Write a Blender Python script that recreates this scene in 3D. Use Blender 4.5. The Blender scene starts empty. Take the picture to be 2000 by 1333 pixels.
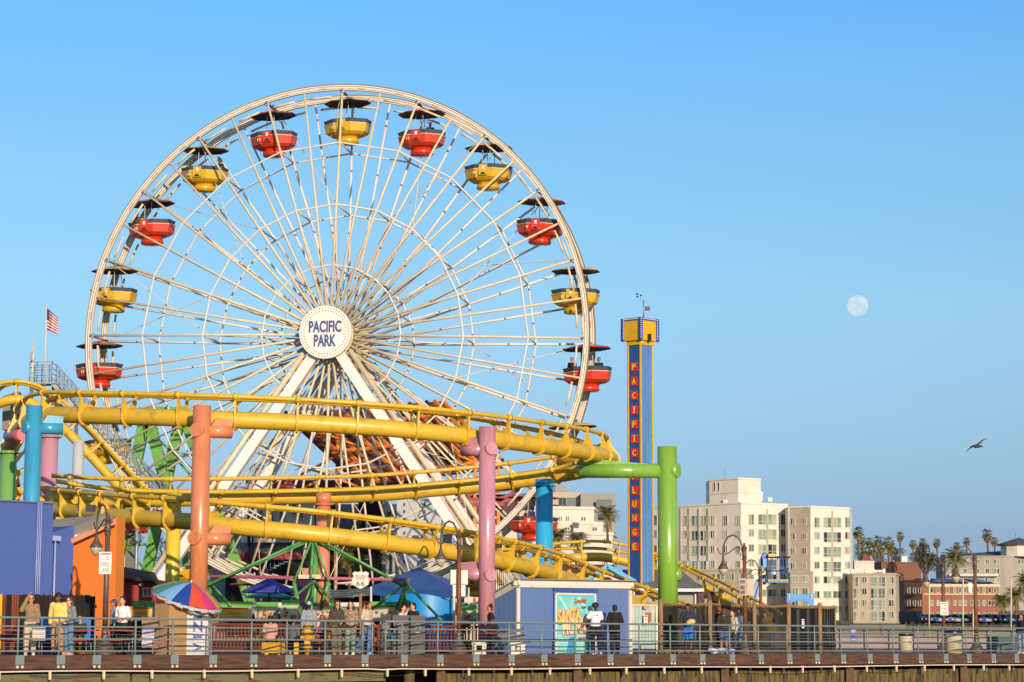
import bpy, math, random
from mathutils import Vector, Matrix
random.seed(7)
R = math.radians
sc = bpy.context.scene
col = sc.collection
# ---------------------------------------------------------------- camera
F = 4400.0; TH = math.atan(586.5/F); ROLL = R(0.2); CAMZ = 0.45
cam_d = bpy.data.cameras.new('camera'); cam = bpy.data.objects.new('camera', cam_d); col.objects.link(cam)
cam_d.sensor_width = 36; cam_d.lens = F/2000*36; cam_d.clip_start = 0.5; cam_d.clip_end = 40000
cam.matrix_world = Matrix.Translation((0, 0, CAMZ)) @ Matrix.Rotation(R(90)+TH, 4, 'X') @ Matrix.Rotation(ROLL, 4, 'Z')
sc.camera = cam
CR = cam.matrix_world.to_3x3()
# ---------------------------------------------------------------- light
SUN_AZ, SUN_EL = 17.0, 13.0
w = bpy.data.worlds.new('World'); sc.world = w; w.use_nodes = True
nt = w.node_tree; bg = nt.nodes['Background']
sky = nt.nodes.new('ShaderNodeTexSky'); sky.sky_type = 'NISHITA'; sky.sun_disc = False
sky.sun_elevation = R(SUN_EL); sky.sun_rotation = R(180-SUN_AZ); sky.altitude = 0
sky.air_density = 1.0; sky.dust_density = 0.6; sky.ozone_density = 1.6
geo = nt.nodes.new('ShaderNodeTexCoord'); sep = nt.nodes.new('ShaderNodeSeparateXYZ'); rmp = nt.nodes.new('ShaderNodeValToRGB'); mul = nt.nodes.new('ShaderNodeMix')
mul.data_type = 'RGBA'; mul.blend_type = 'MULTIPLY'; mul.inputs[0].default_value = 1; mul.clamp_result = False; mul.clamp_factor = True
nt.links.new(geo.outputs['Generated'], sep.inputs[0]); nt.links.new(sep.outputs[2], rmp.inputs[0])   # marine air: bluer than the model near the horizon
for p_, c_ in [(.0, (.26, .36, .80)), (.012, (.27, .38, .86)), (.0456, (.25, .33, .63)), (.0907, (.345, .45, .64)), (.147, (.45, .585, .71)), (.214, (.445, .66, .79)), (.28, (.365, .69, .955)), (.34, (.39, .68, .96)), (.55, (.75, .88, 1.0)), (1, (1, 1, 1))]:
    if p_ == 0: rmp.color_ramp.elements[0].color = (*c_, 1)
    elif p_ == 1: rmp.color_ramp.elements[-1].color = (*c_, 1)
    else: e_ = rmp.color_ramp.elements.new(p_); e_.color = (*c_, 1)
nt.links.new(sky.outputs[0], mul.inputs[6]); nt.links.new(rmp.outputs[0], mul.inputs[7])
nt.links.new(mul.outputs[2], bg.inputs[0]); bg.inputs[1].default_value = 0.15
sun_d = bpy.data.lights.new('sun', 'SUN'); sun_d.energy = 3.8; sun_d.angle = R(0.5); sun_d.color = (1.0, 0.815, 0.63)
sun = bpy.data.objects.new('sun', sun_d); col.objects.link(sun)
sv = Vector((math.sin(R(SUN_AZ))*math.cos(R(SUN_EL)), -math.cos(R(SUN_AZ))*math.cos(R(SUN_EL)), math.sin(R(SUN_EL))))
sun.rotation_euler = sv.to_track_quat('Z', 'Y').to_euler(); sun.location = sv*50
sc.view_settings.view_transform = 'Standard'; sc.view_settings.look = 'None'
sc.view_settings.exposure = 0.45; sc.view_settings.gamma = 1

# ---------------------------------------------------------------- photo measuring helpers (pixel of the 2000x1333 photo + real depth -> point)
def at(x, y, Y):
    d = CR @ Vector(((x-1000)/F, (666.5-y)/F, -1.0))
    t = Y/d.y
    return Vector((d.x*t, Y, CAMZ+d.z*t))
def zat(x, y, Y): return at(x, y, Y).z
def xat(x, Y, y=1253): return at(x, y, Y).x
RS = 0.874; RA = math.atan(RS)                 # the pier edge runs at this angle
EU = Vector((math.cos(RA), math.sin(RA), 0)); EN = Vector((-math.sin(RA), math.cos(RA), 0))
def dk(x, d, z=0.0):                            # point on the deck: photo column x, d metres behind the railing
    t = (x-1000)/F
    Y = (77.9+d/math.cos(RA))/(1-RS*t)
    return Vector((xat(x, Y, 1260), Y, z))
# ---------------------------------------------------------------- scene tree helpers
def wl(o):
    v = Vector((0, 0, 0))
    while o: v += o.location; o = o.parent
    return v
def tag(o, label=None, cat=None, group=None, kind=None):
    if label: o['label'] = label
    if cat: o['category'] = cat
    if group: o['group'] = group
    if kind: o['kind'] = kind
    return o
def thing(name, label, cat, loc=(0, 0, 0), group=None):
    o = bpy.data.objects.new(name, None); col.objects.link(o); o.location = loc; o.empty_display_size = .2
    return tag(o, label, cat, group)
def kids(o): return [c for c in bpy.data.objects if c.parent == o]
def copy_tree(o, loc=None, label=None, parent=None):
    c = o.copy(); col.objects.link(c); c.parent = parent
    if loc is not None: c.location = loc
    if label: c['label'] = label
    for k in list(o.children): copy_tree(k, None, None, c)
    return c
def lin(h):
    if isinstance(h, str):
        v = [int(h[i:i+2], 16)/255 for i in (0, 2, 4)]
        return tuple(((c+.055)/1.055)**2.4 if c > .04045 else c/12.92 for c in v)
    return h
MATS = {}
def M(name, c, rough=.6, metal=0, var=.12, scale=3.0, bump=0.0, c2=None, spec=.5, stretch=None, alpha=None, coat=0):
    if name in MATS: return MATS[name]
    m = bpy.data.materials.new(name); m.use_nodes = True; n = m.node_tree; b = n.nodes['Principled BSDF']
    c = lin(c); b.inputs['Roughness'].default_value = rough; b.inputs['Metallic'].default_value = metal
    b.inputs['Specular IOR Level'].default_value = spec; b.inputs['Coat Weight'].default_value = coat
    tc = n.nodes.new('ShaderNodeTexCoord'); mp = n.nodes.new('ShaderNodeMapping'); no = n.nodes.new('ShaderNodeTexNoise')
    n.links.new(tc.outputs['Object'], mp.inputs[0]); n.links.new(mp.outputs[0], no.inputs[0])
    if stretch: mp.inputs['Scale'].default_value = stretch
    no.inputs['Scale'].default_value = scale; no.inputs['Detail'].default_value = 6; no.inputs['Roughness'].default_value = .65
    rp = n.nodes.new('ShaderNodeValToRGB'); n.links.new(no.outputs[0], rp.inputs[0])
    rp.color_ramp.elements[0].position = .35; rp.color_ramp.elements[1].position = .65
    dk_ = lin(c2) if c2 else tuple(v*(1-var) for v in c); br = tuple(min(1, v*(1+var*.5)) for v in c)
    rp.color_ramp.elements[0].color = (*dk_, 1); rp.color_ramp.elements[1].color = (*(c if c2 else br), 1)
    n.links.new(rp.outputs[0], b.inputs['Base Color'])
    if bump:
        bp = n.nodes.new('ShaderNodeBump'); bp.inputs['Strength'].default_value = bump; bp.inputs['Distance'].default_value = .02
        n.links.new(no.outputs[0], bp.inputs['Height']); n.links.new(bp.outputs[0], b.inputs['Normal'])
    if alpha is not None: b.inputs['Alpha'].default_value = alpha
    MATS[name] = m; return m
def brickmat(name, c1, c2, cm, sx=.25, sy=.075):
    m = M(name, c1); n = m.node_tree; b = n.nodes['Principled BSDF']; b.inputs['Roughness'].default_value = .9
    br = n.nodes.new('ShaderNodeTexBrick'); br.inputs['Scale'].default_value = 1
    br.inputs['Brick Width'].default_value = sx; br.inputs['Row Height'].default_value = sy; br.inputs['Mortar Size'].default_value = sy*.12
    br.inputs['Color1'].default_value = (*lin(c1), 1); br.inputs['Color2'].default_value = (*lin(c2), 1); br.inputs['Mortar'].default_value = (*lin(cm), 1)
    tc = n.nodes.new('ShaderNodeTexCoord'); sp = n.nodes.new('ShaderNodeSeparateXYZ'); cb = n.nodes.new('ShaderNodeCombineXYZ')
    n.links.new(tc.outputs['Object'], sp.inputs[0]); n.links.new(sp.outputs[0], cb.inputs[0]); n.links.new(sp.outputs[2], cb.inputs[1])
    n.links.new(cb.outputs[0], br.inputs[0]); n.links.new(br.outputs[0], b.inputs['Base Color']); return m
def wear(name, c, c2, rough=.5, sc_=4, lo=.55, hi=.68, metal=0, stretch=None, bump=.15):   # paint c with worn/rusty patches c2
    m = M(name, c, rough, metal, 0, sc_, bump, stretch=stretch); r = m.node_tree.nodes['Color Ramp'].color_ramp
    r.elements[0].position = lo; r.elements[1].position = hi
    r.elements[0].color = (*lin(c), 1); r.elements[1].color = (*lin(c2), 1); return m

class MB:
    def __init__(s): s.v = []; s.f = []; s.mi = []; s.m = 0; s.sm = []; s.smooth = False
    def add(s, vs, fs):
        k = len(s.v); s.v += [Vector(p) for p in vs]
        for f in fs: s.f.append([k+i for i in f]); s.mi.append(s.m); s.sm.append(s.smooth)
        return s
    def box(s, c, size, rz=0, M4=None):
        a, b, d = (q/2 for q in size); vs = [Vector((x, y, z)) for x in (-a, a) for y in (-b, b) for z in (-d, d)]
        rot = M4 if M4 is not None else Matrix.Rotation(rz, 3, 'Z')
        c = Vector(c)
        return s.add([rot @ p + c for p in vs], [(0, 1, 3, 2), (4, 6, 7, 5), (0, 4, 5, 1), (2, 3, 7, 6), (0, 2, 6, 4), (1, 5, 7, 3)])
    def beam(s, p, q, wd, h=None, up=Vector((0, 0, 1))):
        p = Vector(p); q = Vector(q); t = (q-p); L = t.length
        if L < 1e-6: return s
        t.normalize(); a = t.cross(up)
        if a.length < 1e-3: a = t.cross(Vector((0, 1, 0)))
        a.normalize(); b = a.cross(t)
        return s.box((p+q)/2, (L, wd, h or wd), M4=Matrix((t, a, b)).transposed())
    def tube(s, p, q, r0, r1=None, n=10, cap=True):
        return s.sweep([p, q], [r0, r0 if r1 is None else r1], n, cap)
    def sweep(s, pts, r, n=10, cap=True, closed=False, flat=1.0):
        pts = [Vector(p) for p in pts]; N = len(pts)
        rr = r if isinstance(r, (list, tuple)) else [r]*N
        sm = s.smooth; s.smooth = n > 5
        up = None; vs = []
        for i, p in enumerate(pts):
            a = pts[(i-1) % N] if (closed or i) else p; b = pts[(i+1) % N] if (closed or i < N-1) else p
            t = (b-a)
            if t.length < 1e-9: t = Vector((0, 0, 1))
            t.normalize()
            if up is None:
                up = Vector((0, 0, 1)) if abs(t.z) < .9 else Vector((1, 0, 0))
            u = (up - t*up.dot(t)); u = u.normalized() if u.length > 1e-6 else Vector((1, 0, 0)); up = u; w_ = t.cross(u)
            for k in range(n):
                an = 2*math.pi*(k+.5)/n; vs.append(p+(u*math.cos(an)*flat+w_*math.sin(an))*rr[i])
        fs = []
        for i in range(N if closed else N-1):
            j = (i+1) % N
            for k in range(n): fs.append((i*n+k, i*n+(k+1) % n, j*n+(k+1) % n, j*n+k))
        s.add(vs, fs)
        if cap and not closed:
            s.smooth = False; k0 = len(s.v)-N*n
            s.f.append([k0+k for k in range(n)][::-1]); s.f.append([k0+(N-1)*n+k for k in range(n)]); s.mi += [s.m]*2; s.sm += [False]*2
        s.smooth = sm; return s
    def ell(s, c, r, nu=12, nv=8, M3=None):
        c = Vector(c); r = (r, r, r) if not hasattr(r, '__len__') else r; vs = []
        sm = s.smooth; s.smooth = True
        for j in range(nv+1):
            ph = math.pi*j/nv
            for i in range(nu):
                th = 2*math.pi*i/nu; p = Vector((r[0]*math.sin(ph)*math.cos(th), r[1]*math.sin(ph)*math.sin(th), r[2]*math.cos(ph)))
                vs.append(c+(M3 @ p if M3 is not None else p))
        s.add(vs, [(j*nu+i, (j+1)*nu+i, (j+1)*nu+(i+1) % nu, j*nu+(i+1) % nu) for j in range(nv) for i in range(nu)])
        s.smooth = sm; return s
    def lathe(s, c, prof, n=20, sx=1, sy=1, smooth=True, rot=0):
        c = Vector(c); sm = s.smooth; s.smooth = smooth
        vs = [c+Vector((r*math.cos(rot+2*math.pi*k/n)*sx, r*math.sin(rot+2*math.pi*k/n)*sy, z)) for r, z in prof for k in range(n)]
        fs = [(i*n+k, i*n+(k+1) % n, (i+1)*n+(k+1) % n, (i+1)*n+k) for i in range(len(prof)-1) for k in range(n)]
        s.add(vs, fs); s.smooth = False; k0 = len(s.v)-len(prof)*n
        s.f.append([k0+k for k in range(n)][::-1]); s.f.append([k0+(len(prof)-1)*n+k for k in range(n)]); s.mi += [s.m]*2; s.sm += [False]*2
        s.smooth = sm; return s
    def prism(s, poly, vec):
        n = len(poly); poly = [Vector(p) for p in poly]; vec = Vector(vec)
        return s.add(poly+[p+vec for p in poly], [list(range(n))[::-1], list(range(n, 2*n))]+[(i, (i+1) % n, n+(i+1) % n, n+i) for i in range(n)])
    def quad(s, a, b, c, d): return s.add([a, b, c, d], [(0, 1, 2, 3)])
    def build(s, name, mats, parent=None, loc=None, fixn=True):
        me = bpy.data.meshes.new(name); off = wl(parent) if parent else Vector(loc or (0, 0, 0))
        me.from_pydata([p-off for p in s.v], [], s.f)
        for m in (mats if isinstance(mats, (list, tuple)) else [mats]): me.materials.append(m)
        me.polygons.foreach_set('material_index', s.mi); me.polygons.foreach_set('use_smooth', s.sm); me.update()
        if fixn:
            import bmesh
            b = bmesh.new(); b.from_mesh(me); bmesh.ops.recalc_face_normals(b, faces=b.faces); b.to_mesh(me); b.free()
        o = bpy.data.objects.new(name, me); col.objects.link(o)
        if parent: o.parent = parent
        else: o.location = off
        return o
def text(name, body, mat, parent, org, ux, uz, h, width=None, depth=.02, bold=0.0, align='CENTER', shear=0):
    cu = bpy.data.curves.new('t', 'FONT'); cu.body = body; cu.size = 1; cu.extrude = .5; cu.offset = bold; cu.align_x = align; cu.resolution_u = 3; cu.shear = shear
    ob = bpy.data.objects.new('t', cu); me = bpy.data.meshes.new_from_object(ob)
    vs = [v.co.copy() for v in me.vertices]; x0 = min(v.x for v in vs); x1 = max(v.x for v in vs); y0 = min(v.y for v in vs); y1 = max(v.y for v in vs)
    k = h/(y1-y0); kx = width/(x1-x0) if width else k
    ux = Vector(ux).normalized(); uz = Vector(uz).normalized(); un = ux.cross(uz); org = Vector(org); off = wl(parent) if parent else Vector()
    cx = (x0+x1)/2; cy = (y0+y1)/2
    for v in me.vertices: p = v.co; v.co = org+ux*(p.x-cx)*kx+uz*(p.y-cy)*k+un*p.z*depth-off
    me.materials.clear(); me.materials.append(mat); bpy.data.objects.remove(ob)
    o = bpy.data.objects.new(name, me); col.objects.link(o)
    if parent: o.parent = parent
    return o
def spline(P, n=6):     # Catmull-Rom through tuples
    out = []; N = len(P)
    for i in range(N-1):
        a, b, c, d = P[max(i-1, 0)], P[i], P[i+1], P[min(i+2, N-1)]
        for k in range(n):
            t = k/n; out.append(tuple(.5*((2*b[j])+(-a[j]+c[j])*t+(2*a[j]-5*b[j]+4*c[j]-d[j])*t*t+(-a[j]+3*b[j]-3*c[j]+d[j])*t**3) for j in range(len(b))))
    out.append(tuple(P[-1])); return out

# ---------------------------------------------------------------- materials
white = wear('white_paint', 'd0c5b5', 'a5937a', .5, 3, .6, .75)
cream = M('cream_steel', 'cbb896', .5, 0, .12, 2)
yel = wear('coaster_yellow', 'c9a22c', 'a37f1c', .42, 2.2, .52, .75)
yeld = M('rail_worn_yellow', 'b98717', .45, 0, .3, 5)
red = M('gondola_red', 'c2351a', .3, 0, .08, 3, coat=.3)
yelg = M('gondola_yellow', 'c79c1c', .3, 0, .08, 3, coat=.3)
dark = M('dark_trim', '1b1f22', .5)
slate = M('slate_rim', '3c4a50', .5)
grey = M('galvanised', '82898a', .45, .4, .25, 6)
railm = wear('railing_paint', '6c7672', '6b4a36', .5, 5, .62, .74)
plate = wear('plate_zinc', '6c7a7c', '80603f', .5, 9, .58, .75)
woodb = M('pier_timber', '5f3f2c', .85, 0, .4, 2.5, .6, c2='38241a', stretch=(.6, .6, 6))
deckm = M('deck_boards', '5d4438', .85, 0, .3, 2, .4)
black = M('black_rubber', '0b0b0c', .6)
skin = {k: M('skin_'+k, c, .55, 0, .05) for k, c in dict(light='c98f6d', tan='a56a45', brown='6e3d24', dark='43241a').items()}
def cm(h, rough=.85): return M('cloth_'+h, h, rough, 0, .18, 14, .3)
def pm(h, rough=.45, coat=.0): return M('paint_'+h, h, rough, 0, .1, 2.5, coat=coat)
# ================================================================ SETTING
def ground():
    m = MB(); S = 9000
    m.quad((-S, -300, -6), (S, -300, -6), (S, 30, -6), (-S, 30, -6)); tag(m.build('sea', M('sea_water', '1d3a44', .15, 0, .3, .2, .5)), kind='structure')
    m = MB(); m.quad((-S, 30, -5.8), (S, 30, -5.8), (S, S, -5.8), (-S, S, -5.8)); tag(m.build('beach', M('sand', 'b79c78', .95, 0, .2, .3, .3)), kind='structure')
    a = dk(-300, -.02); b = dk(2500, -.02); c = Vector((170, 330, 0)); d = Vector((-90, 330, 0)); e = Vector((-60, 90, 0))
    m = MB(); m.prism([p+Vector((0, 0, -.25)) for p in (a, b, c, d, e)], (0, 0, .25)); tag(m.build('pier_deck', deckm), kind='structure')
    # raised street and bluff behind the beach
    m = MB(); xs = [-900, -200, 0, 60, 120, 900]
    pr = [(352, -5.7), (356, 3.2), (380, 3.6), (520, 4.5), (620, 10), (900, 16), (3000, 30)]
    vs = [Vector((x*(1+j*.15), y, z)) for j, (y, z) in enumerate(pr) for x in xs]; n = len(xs)
    m.add(vs, [(j*n+i, j*n+i+1, (j+1)*n+i+1, (j+1)*n+i) for j in range(len(pr)-1) for i in range(n-1)])
    tag(m.build('bluff_ground', M('dry_ground', '7d7058', .95, 0, .3, .05, .2)), kind='structure')
    m = MB(); y = 376; m.quad((-400, 366, 3.55), (400, 366, 3.55), (400, 392, 3.82), (-400, 392, 3.82)); tag(m.build('street', M('asphalt', '3b3b3c', .9)), kind='structure')
ground()

# ================================================================ PIER EDGE
def along(x0, x1, d, n=2): return [dk(x0+(x1-x0)*i/(n-1), d) for i in range(n)]
t = thing('pier_edge', 'long brown timber beam along the edge of the pier deck below the railing', 'pier edge', dk(900, 0))
seam = [-60, 120, 345, 670, 755, 990, 1240, 1500, 1700, 2080]
for i in range(len(seam)-1):
    a, b = dk(seam[i], 0), dk(seam[i+1], 0); dd = (b-a).normalized()*.006
    m = MB(); m.prism([a+dd-EN*.12+Vector((0, 0, -.005)), b-dd-EN*.12+Vector((0, 0, -.005)), b-dd-EN*.12+Vector((0, 0, -.40)), a+dd-EN*.12+Vector((0, 0, -.40))], EN*.14)
    m.build('timber_beam', woodb, t)
m = MB(); a, b = dk(-60, 0), dk(2080, 0)
m.prism([a+Vector((0, 0, -.42))-EN*.02, b+Vector((0, 0, -.42))-EN*.02, b+Vector((0, 0, -.48))-EN*.02, a+Vector((0, 0, -.48))-EN*.02], EN*.3); m.build('lower_ledge', M('ledge', '4a2a1b', .9), t)
# cap beams + piles under the left part, timber bulkhead under the right part
gw = wear('green_stained_timber', '62603e', '55381f', .85, 3, .5, .62, stretch=(.5, .5, 3), bump=.5)
t = thing('pier_substructure', 'green stained cap beams and posts under the deck edge', 'pier structure', dk(400, 1, -.9))
m = MB(); m.beam(dk(-60, .25, -.68), dk(250, .25, -.68), .3, .28); m.build('cap_beam', gw, t)
m = MB(); m.beam(dk(255, .3, -.70), dk(748, .3, -.70), .3, .3); m.build('cap_beam', gw, t)
for x, wd in [(30, .1), (300, .3), (455, .12), (505, .25), (515, .12), (598, .3), (628, .3), (716, .3), (800, .3)]:
    m = MB(); m.tube(dk(x, .5, -5), dk(x, .5, -.42), wd*.6, n=12); m.build('pile', gw, t)
m = MB(); m.beam(dk(495, .4, -.95), dk(530, .4, -.55), .12, .12); m.build('brace', gw, t)
t = thing('bulkhead', 'weathered olive timber bulkhead wall under the right half of the deck', 'wall', dk(1400, .6, -.5))
oliv = wear('mossy_planks', '66592f', '332a17', .9, 2.2, .42, .6, stretch=(3, 3, .4), bump=.6)
m = MB(); m.prism([dk(858, .35, -.62), dk(2080, .35, -.62), dk(2080, .35, -5), dk(858, .35, -5)], EN*.2); m.build('plank_wall', oliv, t)
for x in [862, 1128, 1415, 1658, 1880]:
    m = MB(); m.beam(dk(x, .2, -5), dk(x, .2, -.48), .28); m.build('post', M('post_brown', '5e4630', .9, 0, .3, 3, .4), t)
for x in [905, 965, 1040, 1215, 1335, 1465, 1530, 1604, 1706, 1800, 1925, 1978]:
    m = MB(); m.beam(dk(x, .28, -.75), dk(x, .28, -.45), .08); m.build('bolt_bracket', dark, t)
m = MB(); m.prism([dk(-80, 1.6, -.3), dk(2100, 1.6, -.3), dk(2100, 1.6, -5.7), dk(-80, 1.6, -5.7)], EN*.2)  # near-black sheet standing in for the shade beneath the deck
tag(m.build('underdeck_shade_sheet', M('underdeck_shade', '17120d', .95), loc=dk(900, 1.6, -3)), 'dark sheet painted as the shade under the pier deck', 'wall')
t = thing('conduit', 'thin white conduit pipe clipped along the pier edge under the brown beam', 'pipe', dk(900, -.2, -.45))
m = MB(); pts = [dk(x, -.17, -.47+.02*math.sin(x*.011)+(.0 if x < 740 or x > 765 else -.03)) for x in range(-60, 2090, 30)]; m.sweep(pts, .022, 8); m.build('pipe', white, t)
for x in [0, 99, 204, 298, 400, 493, 583, 668, 757, 831, 916, 999, 1074, 1152, 1223, 1297, 1370, 1437, 1504, 1567, 1629, 1692, 1750, 1805, 1862, 1920, 1970]:
    m = MB(); m.box(dk(x, -.16, -.56), (.07, .06, .24), RA); m.box(dk(x, -.19, -.66), (.05, .05, .08), RA); m.build('clip', cream, t)
t = thing('slack_cable', 'slack dark cable hanging under the conduit of the pier edge', 'cable', dk(1200, -.1, -.7))
for xa, xb, sg in [(690, 830, .12), (1430, 1640, .1), (1690, 1790, .1), (60, 200, .06)]:
    m = MB(); m.sweep([dk(xa+(xb-xa)*i/12, -.1, -.56-sg*math.sin(math.pi*i/12)) for i in range(13)], .012, 6); m.build('cable', black, t)
# ================================================================ RAILING
PX = [-40, 35, 115, 185, 264, 337, 412, 491, 560, 635, 708]
PX2 = [785, 855, 925, 994, 1058, 1123, 1187, 1248, 1309, 1367, 1425, 1481, 1537, 1591, 1642, 1694, 1744, 1793, 1842, 1887, 1935, 1980, 2025]
t = thing('pier_railing', 'grey green painted steel pipe railing with wire cables along the pier edge', 'railing', dk(900, 0))
def rail_run(xa, xb, zs=1.08):
    n = max(2, int(abs(xb-xa)/40))
    for z, r in [(1.08, .036), (.83, .026), (.47, .028), (.12, .028)]:
        m = MB(); m.sweep([dk(xa+(xb-xa)*i/n, -.02, z) for i in range(n+1)], r, 10); m.build('rail', railm, t)
    m = MB()
    for z in (.71, .60, .36, .25):
        m.sweep([dk(xa+(xb-xa)*i/n, -.02, z+.012*math.sin(i*2.1+z*9)) for i in range(n+1)], .006, 5)
    m.build('wire_cable', grey, t)
rail_run(-60, 727); rail_run(753, 2040)
def post(x, base=True):
    p = dk(x, -.02); m = MB(); m.tube(p+Vector((0, 0, -.02)), p+Vector((0, 0, 1.08)), .030, n=12)
    for z in (.83, .47, .12): m.ell(p+Vector((0, 0, z)), .042, 8, 6)
    o = m.build('post', railm, t)
    if base:
        q = dk(x, 0)-EN*.135; m = MB(); m.box(q+Vector((0, 0, -.13)), (.28, .025, .27), RA); m.build('base_plate', plate, o)
        m = MB()
        for s in (-.08, .08): m.tube(q+EU*s+Vector((0, 0, -.33))+EN*.02, q+EU*s+Vector((0, 0, -.33))-EN*.03, .045, n=6); m.tube(q+EU*s+Vector((0, 0, -.33))-EN*.03, q+EU*s+Vector((0, 0, -.33))-EN*.05, .02, n=8)
        m.build('bolt', cream, o)
for x in PX+PX2: post(x)
for x in (727, 753): post(x, False)
t = thing('safety_chain', 'rusty drooping chains closing the gap in the pier railing', 'chain', dk(740, 0))
m = MB(); m.tube(dk(740, .1, 0), dk(740, .1, 1.0), .025, n=8); m.build('post', M('rusty_brown', '6b4128', .8, 0, .3, 6), t)
for z in (.85, .62, .42, .22):
    m = MB(); m.sweep([dk(727+26*i/10, -.02, z-.14*math.sin(math.pi*i/10)) for i in range(11)], .013, 6); m.build('chain', M('rust', '7a4a2c', .8, 0, .3, 9), t)

# ================================================================ ROLLER COASTER
tr = thing('roller_coaster', 'yellow steel roller coaster track on thick coloured columns in front of the big wheel', 'roller coaster', Vector((0, 84, 0)))
Z = Vector((0, 0, 1))
def track(P, step=1.9, n=7, sr=.30, up=.78, gauge=.38, spine=True, ties=True, rr=.085, first=.6):
    Q = spline(P, n); pts = [at(q[0], q[1], q[2]) for q in Q]
    N = len(pts); fr = []
    for i in range(N):
        t = (pts[min(i+1, N-1)]-pts[max(i-1, 0)]).normalized(); L = Z.cross(t).normalized()   # L = left of travel
        U = t.cross(L).normalized(); 
        if U.z < 0: U = -U
        a = R(Q[i][3]); U2 = U*math.cos(a)+L*math.sin(a); S = t.cross(U2).normalized(); fr.append((pts[i], t, U2, S))
    if spine:
        m = MB(); m.sweep([f[0] for f in fr], sr, 18); m.build('spine_tube', yel, tr)
    for s in (-1, 1):
        m = MB(); m.sweep([f[0]+f[2]*up+f[3]*s*gauge for f in fr], rr, 10); m.build('rail', yel, tr)
        m = MB(); m.sweep([f[0]+f[2]*(up+.02)+f[3]*s*(gauge-.07) for f in fr], rr*.55, 6); m.build('rail_wear_strip', yeld, tr)
    if ties:
        acc = first*step
        for i in range(1, N):
            acc += (pts[i]-pts[i-1]).length
            if acc < step: continue
            acc = 0; p, tt, U, S = fr[i]; m = MB(); g = gauge
            poly = [S*(-sr-.06)-U*.12, S*(-sr*.6)-U*(sr+.05), S*(sr*.6)-U*(sr+.05), S*(sr+.06)-U*.12, S*(g-.01)+U*(up-.3), S*(g+.05)+U*(up+.09), S*(g-.05)+U*(up+.09), S*(g-.09)+U*(up-.12), S*(g*.55)+U*(up-.32), S*.03+U*.36, S*-.03+U*.36, S*(-g*.55)+U*(up-.32), S*(.09-g)+U*(up-.12), S*(.05-g)+U*(up+.09), S*(-g-.05)+U*(up+.09), S*(-g+.01)+U*(up-.3)]
            m.prism([p-tt*.035+q for q in poly], tt*.07)
            m.sweep([p+S*math.cos(q*.35)*(sr+.05)+U*math.sin(q*.35)*(sr+.05) for q in range(18)], .035, 5, closed=True)
            for s in (-1, 1):
                c = p+S*s*gauge+U*up; m.tube(c-tt*.09, c+tt*.09, rr*1.45, n=10)
            m.build('tie', yel, tr)
A = [(26, 985, 96, 35), (16, 930, 93, 35), (18, 878, 89, 30), (44, 834, 85, 18), (95, 812, 82.2, 6), (205, 813, 80.0, 0), (380, 818, 78.3, 0), (560, 825, 78.3, 0), (680, 832, 78.6, 0), (780, 839, 79.1, 0), (880, 849, 80.0, 3), (960, 858, 81.3, 7), (1040, 869, 83.2, 13), (1100, 877, 85.2, 18), (1160, 886, 87.8, 28), (1193, 896, 90.8, 36), (1180, 911, 94, 44), (1118, 925, 96, 50), (1000, 942, 96.5, 50), (850, 957, 96, 50), (700, 968, 95, 50), (500, 973, 93.5, 50), (330, 976, 92, 46), (200, 977, 90.5, 36), (100, 972, 89.5, 20)]
track(A)
C = [(70, 990, 91, 0), (160, 1001, 87, 0), (240, 1010, 83.5, 0), (370, 1019, 80.3, 0), (470, 1030, 79.3, 0), (600, 1042, 79.2, 0), (750, 1060, 80.2, 0), (900, 1082, 82.4, 0), (1000, 1102, 85, 0), (1080, 1123, 88.5, 0), (1160, 1154, 92.5, 0), (1260, 1190, 97, 0), (1350, 1222, 101, 0)]
track(C)
D = [(930, 1104, 122, 0), (1000, 1102, 123, 5), (1060, 1096, 124, 15), (1120, 1090, 125, 25), (1180, 1089, 125, 30), (1240, 1102, 125, 25), (1310, 1126, 124, 8), (1380, 1158, 122, 2), (1440, 1190, 119, 0), (1510, 1228, 116, 0)]
track(D, sr=.25)
E = [(-70, 880, 104, 0), (-40, 822, 102, 0), (0, 788, 101, 0), (45, 782, 101, 0), (90, 806, 101.5, 0), (130, 842, 102, 0), (190, 905, 102.5, 0), (245, 965, 103, 0), (290, 1012, 103.5, 0)]
track(E, step=1.3, sr=.22)
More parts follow.
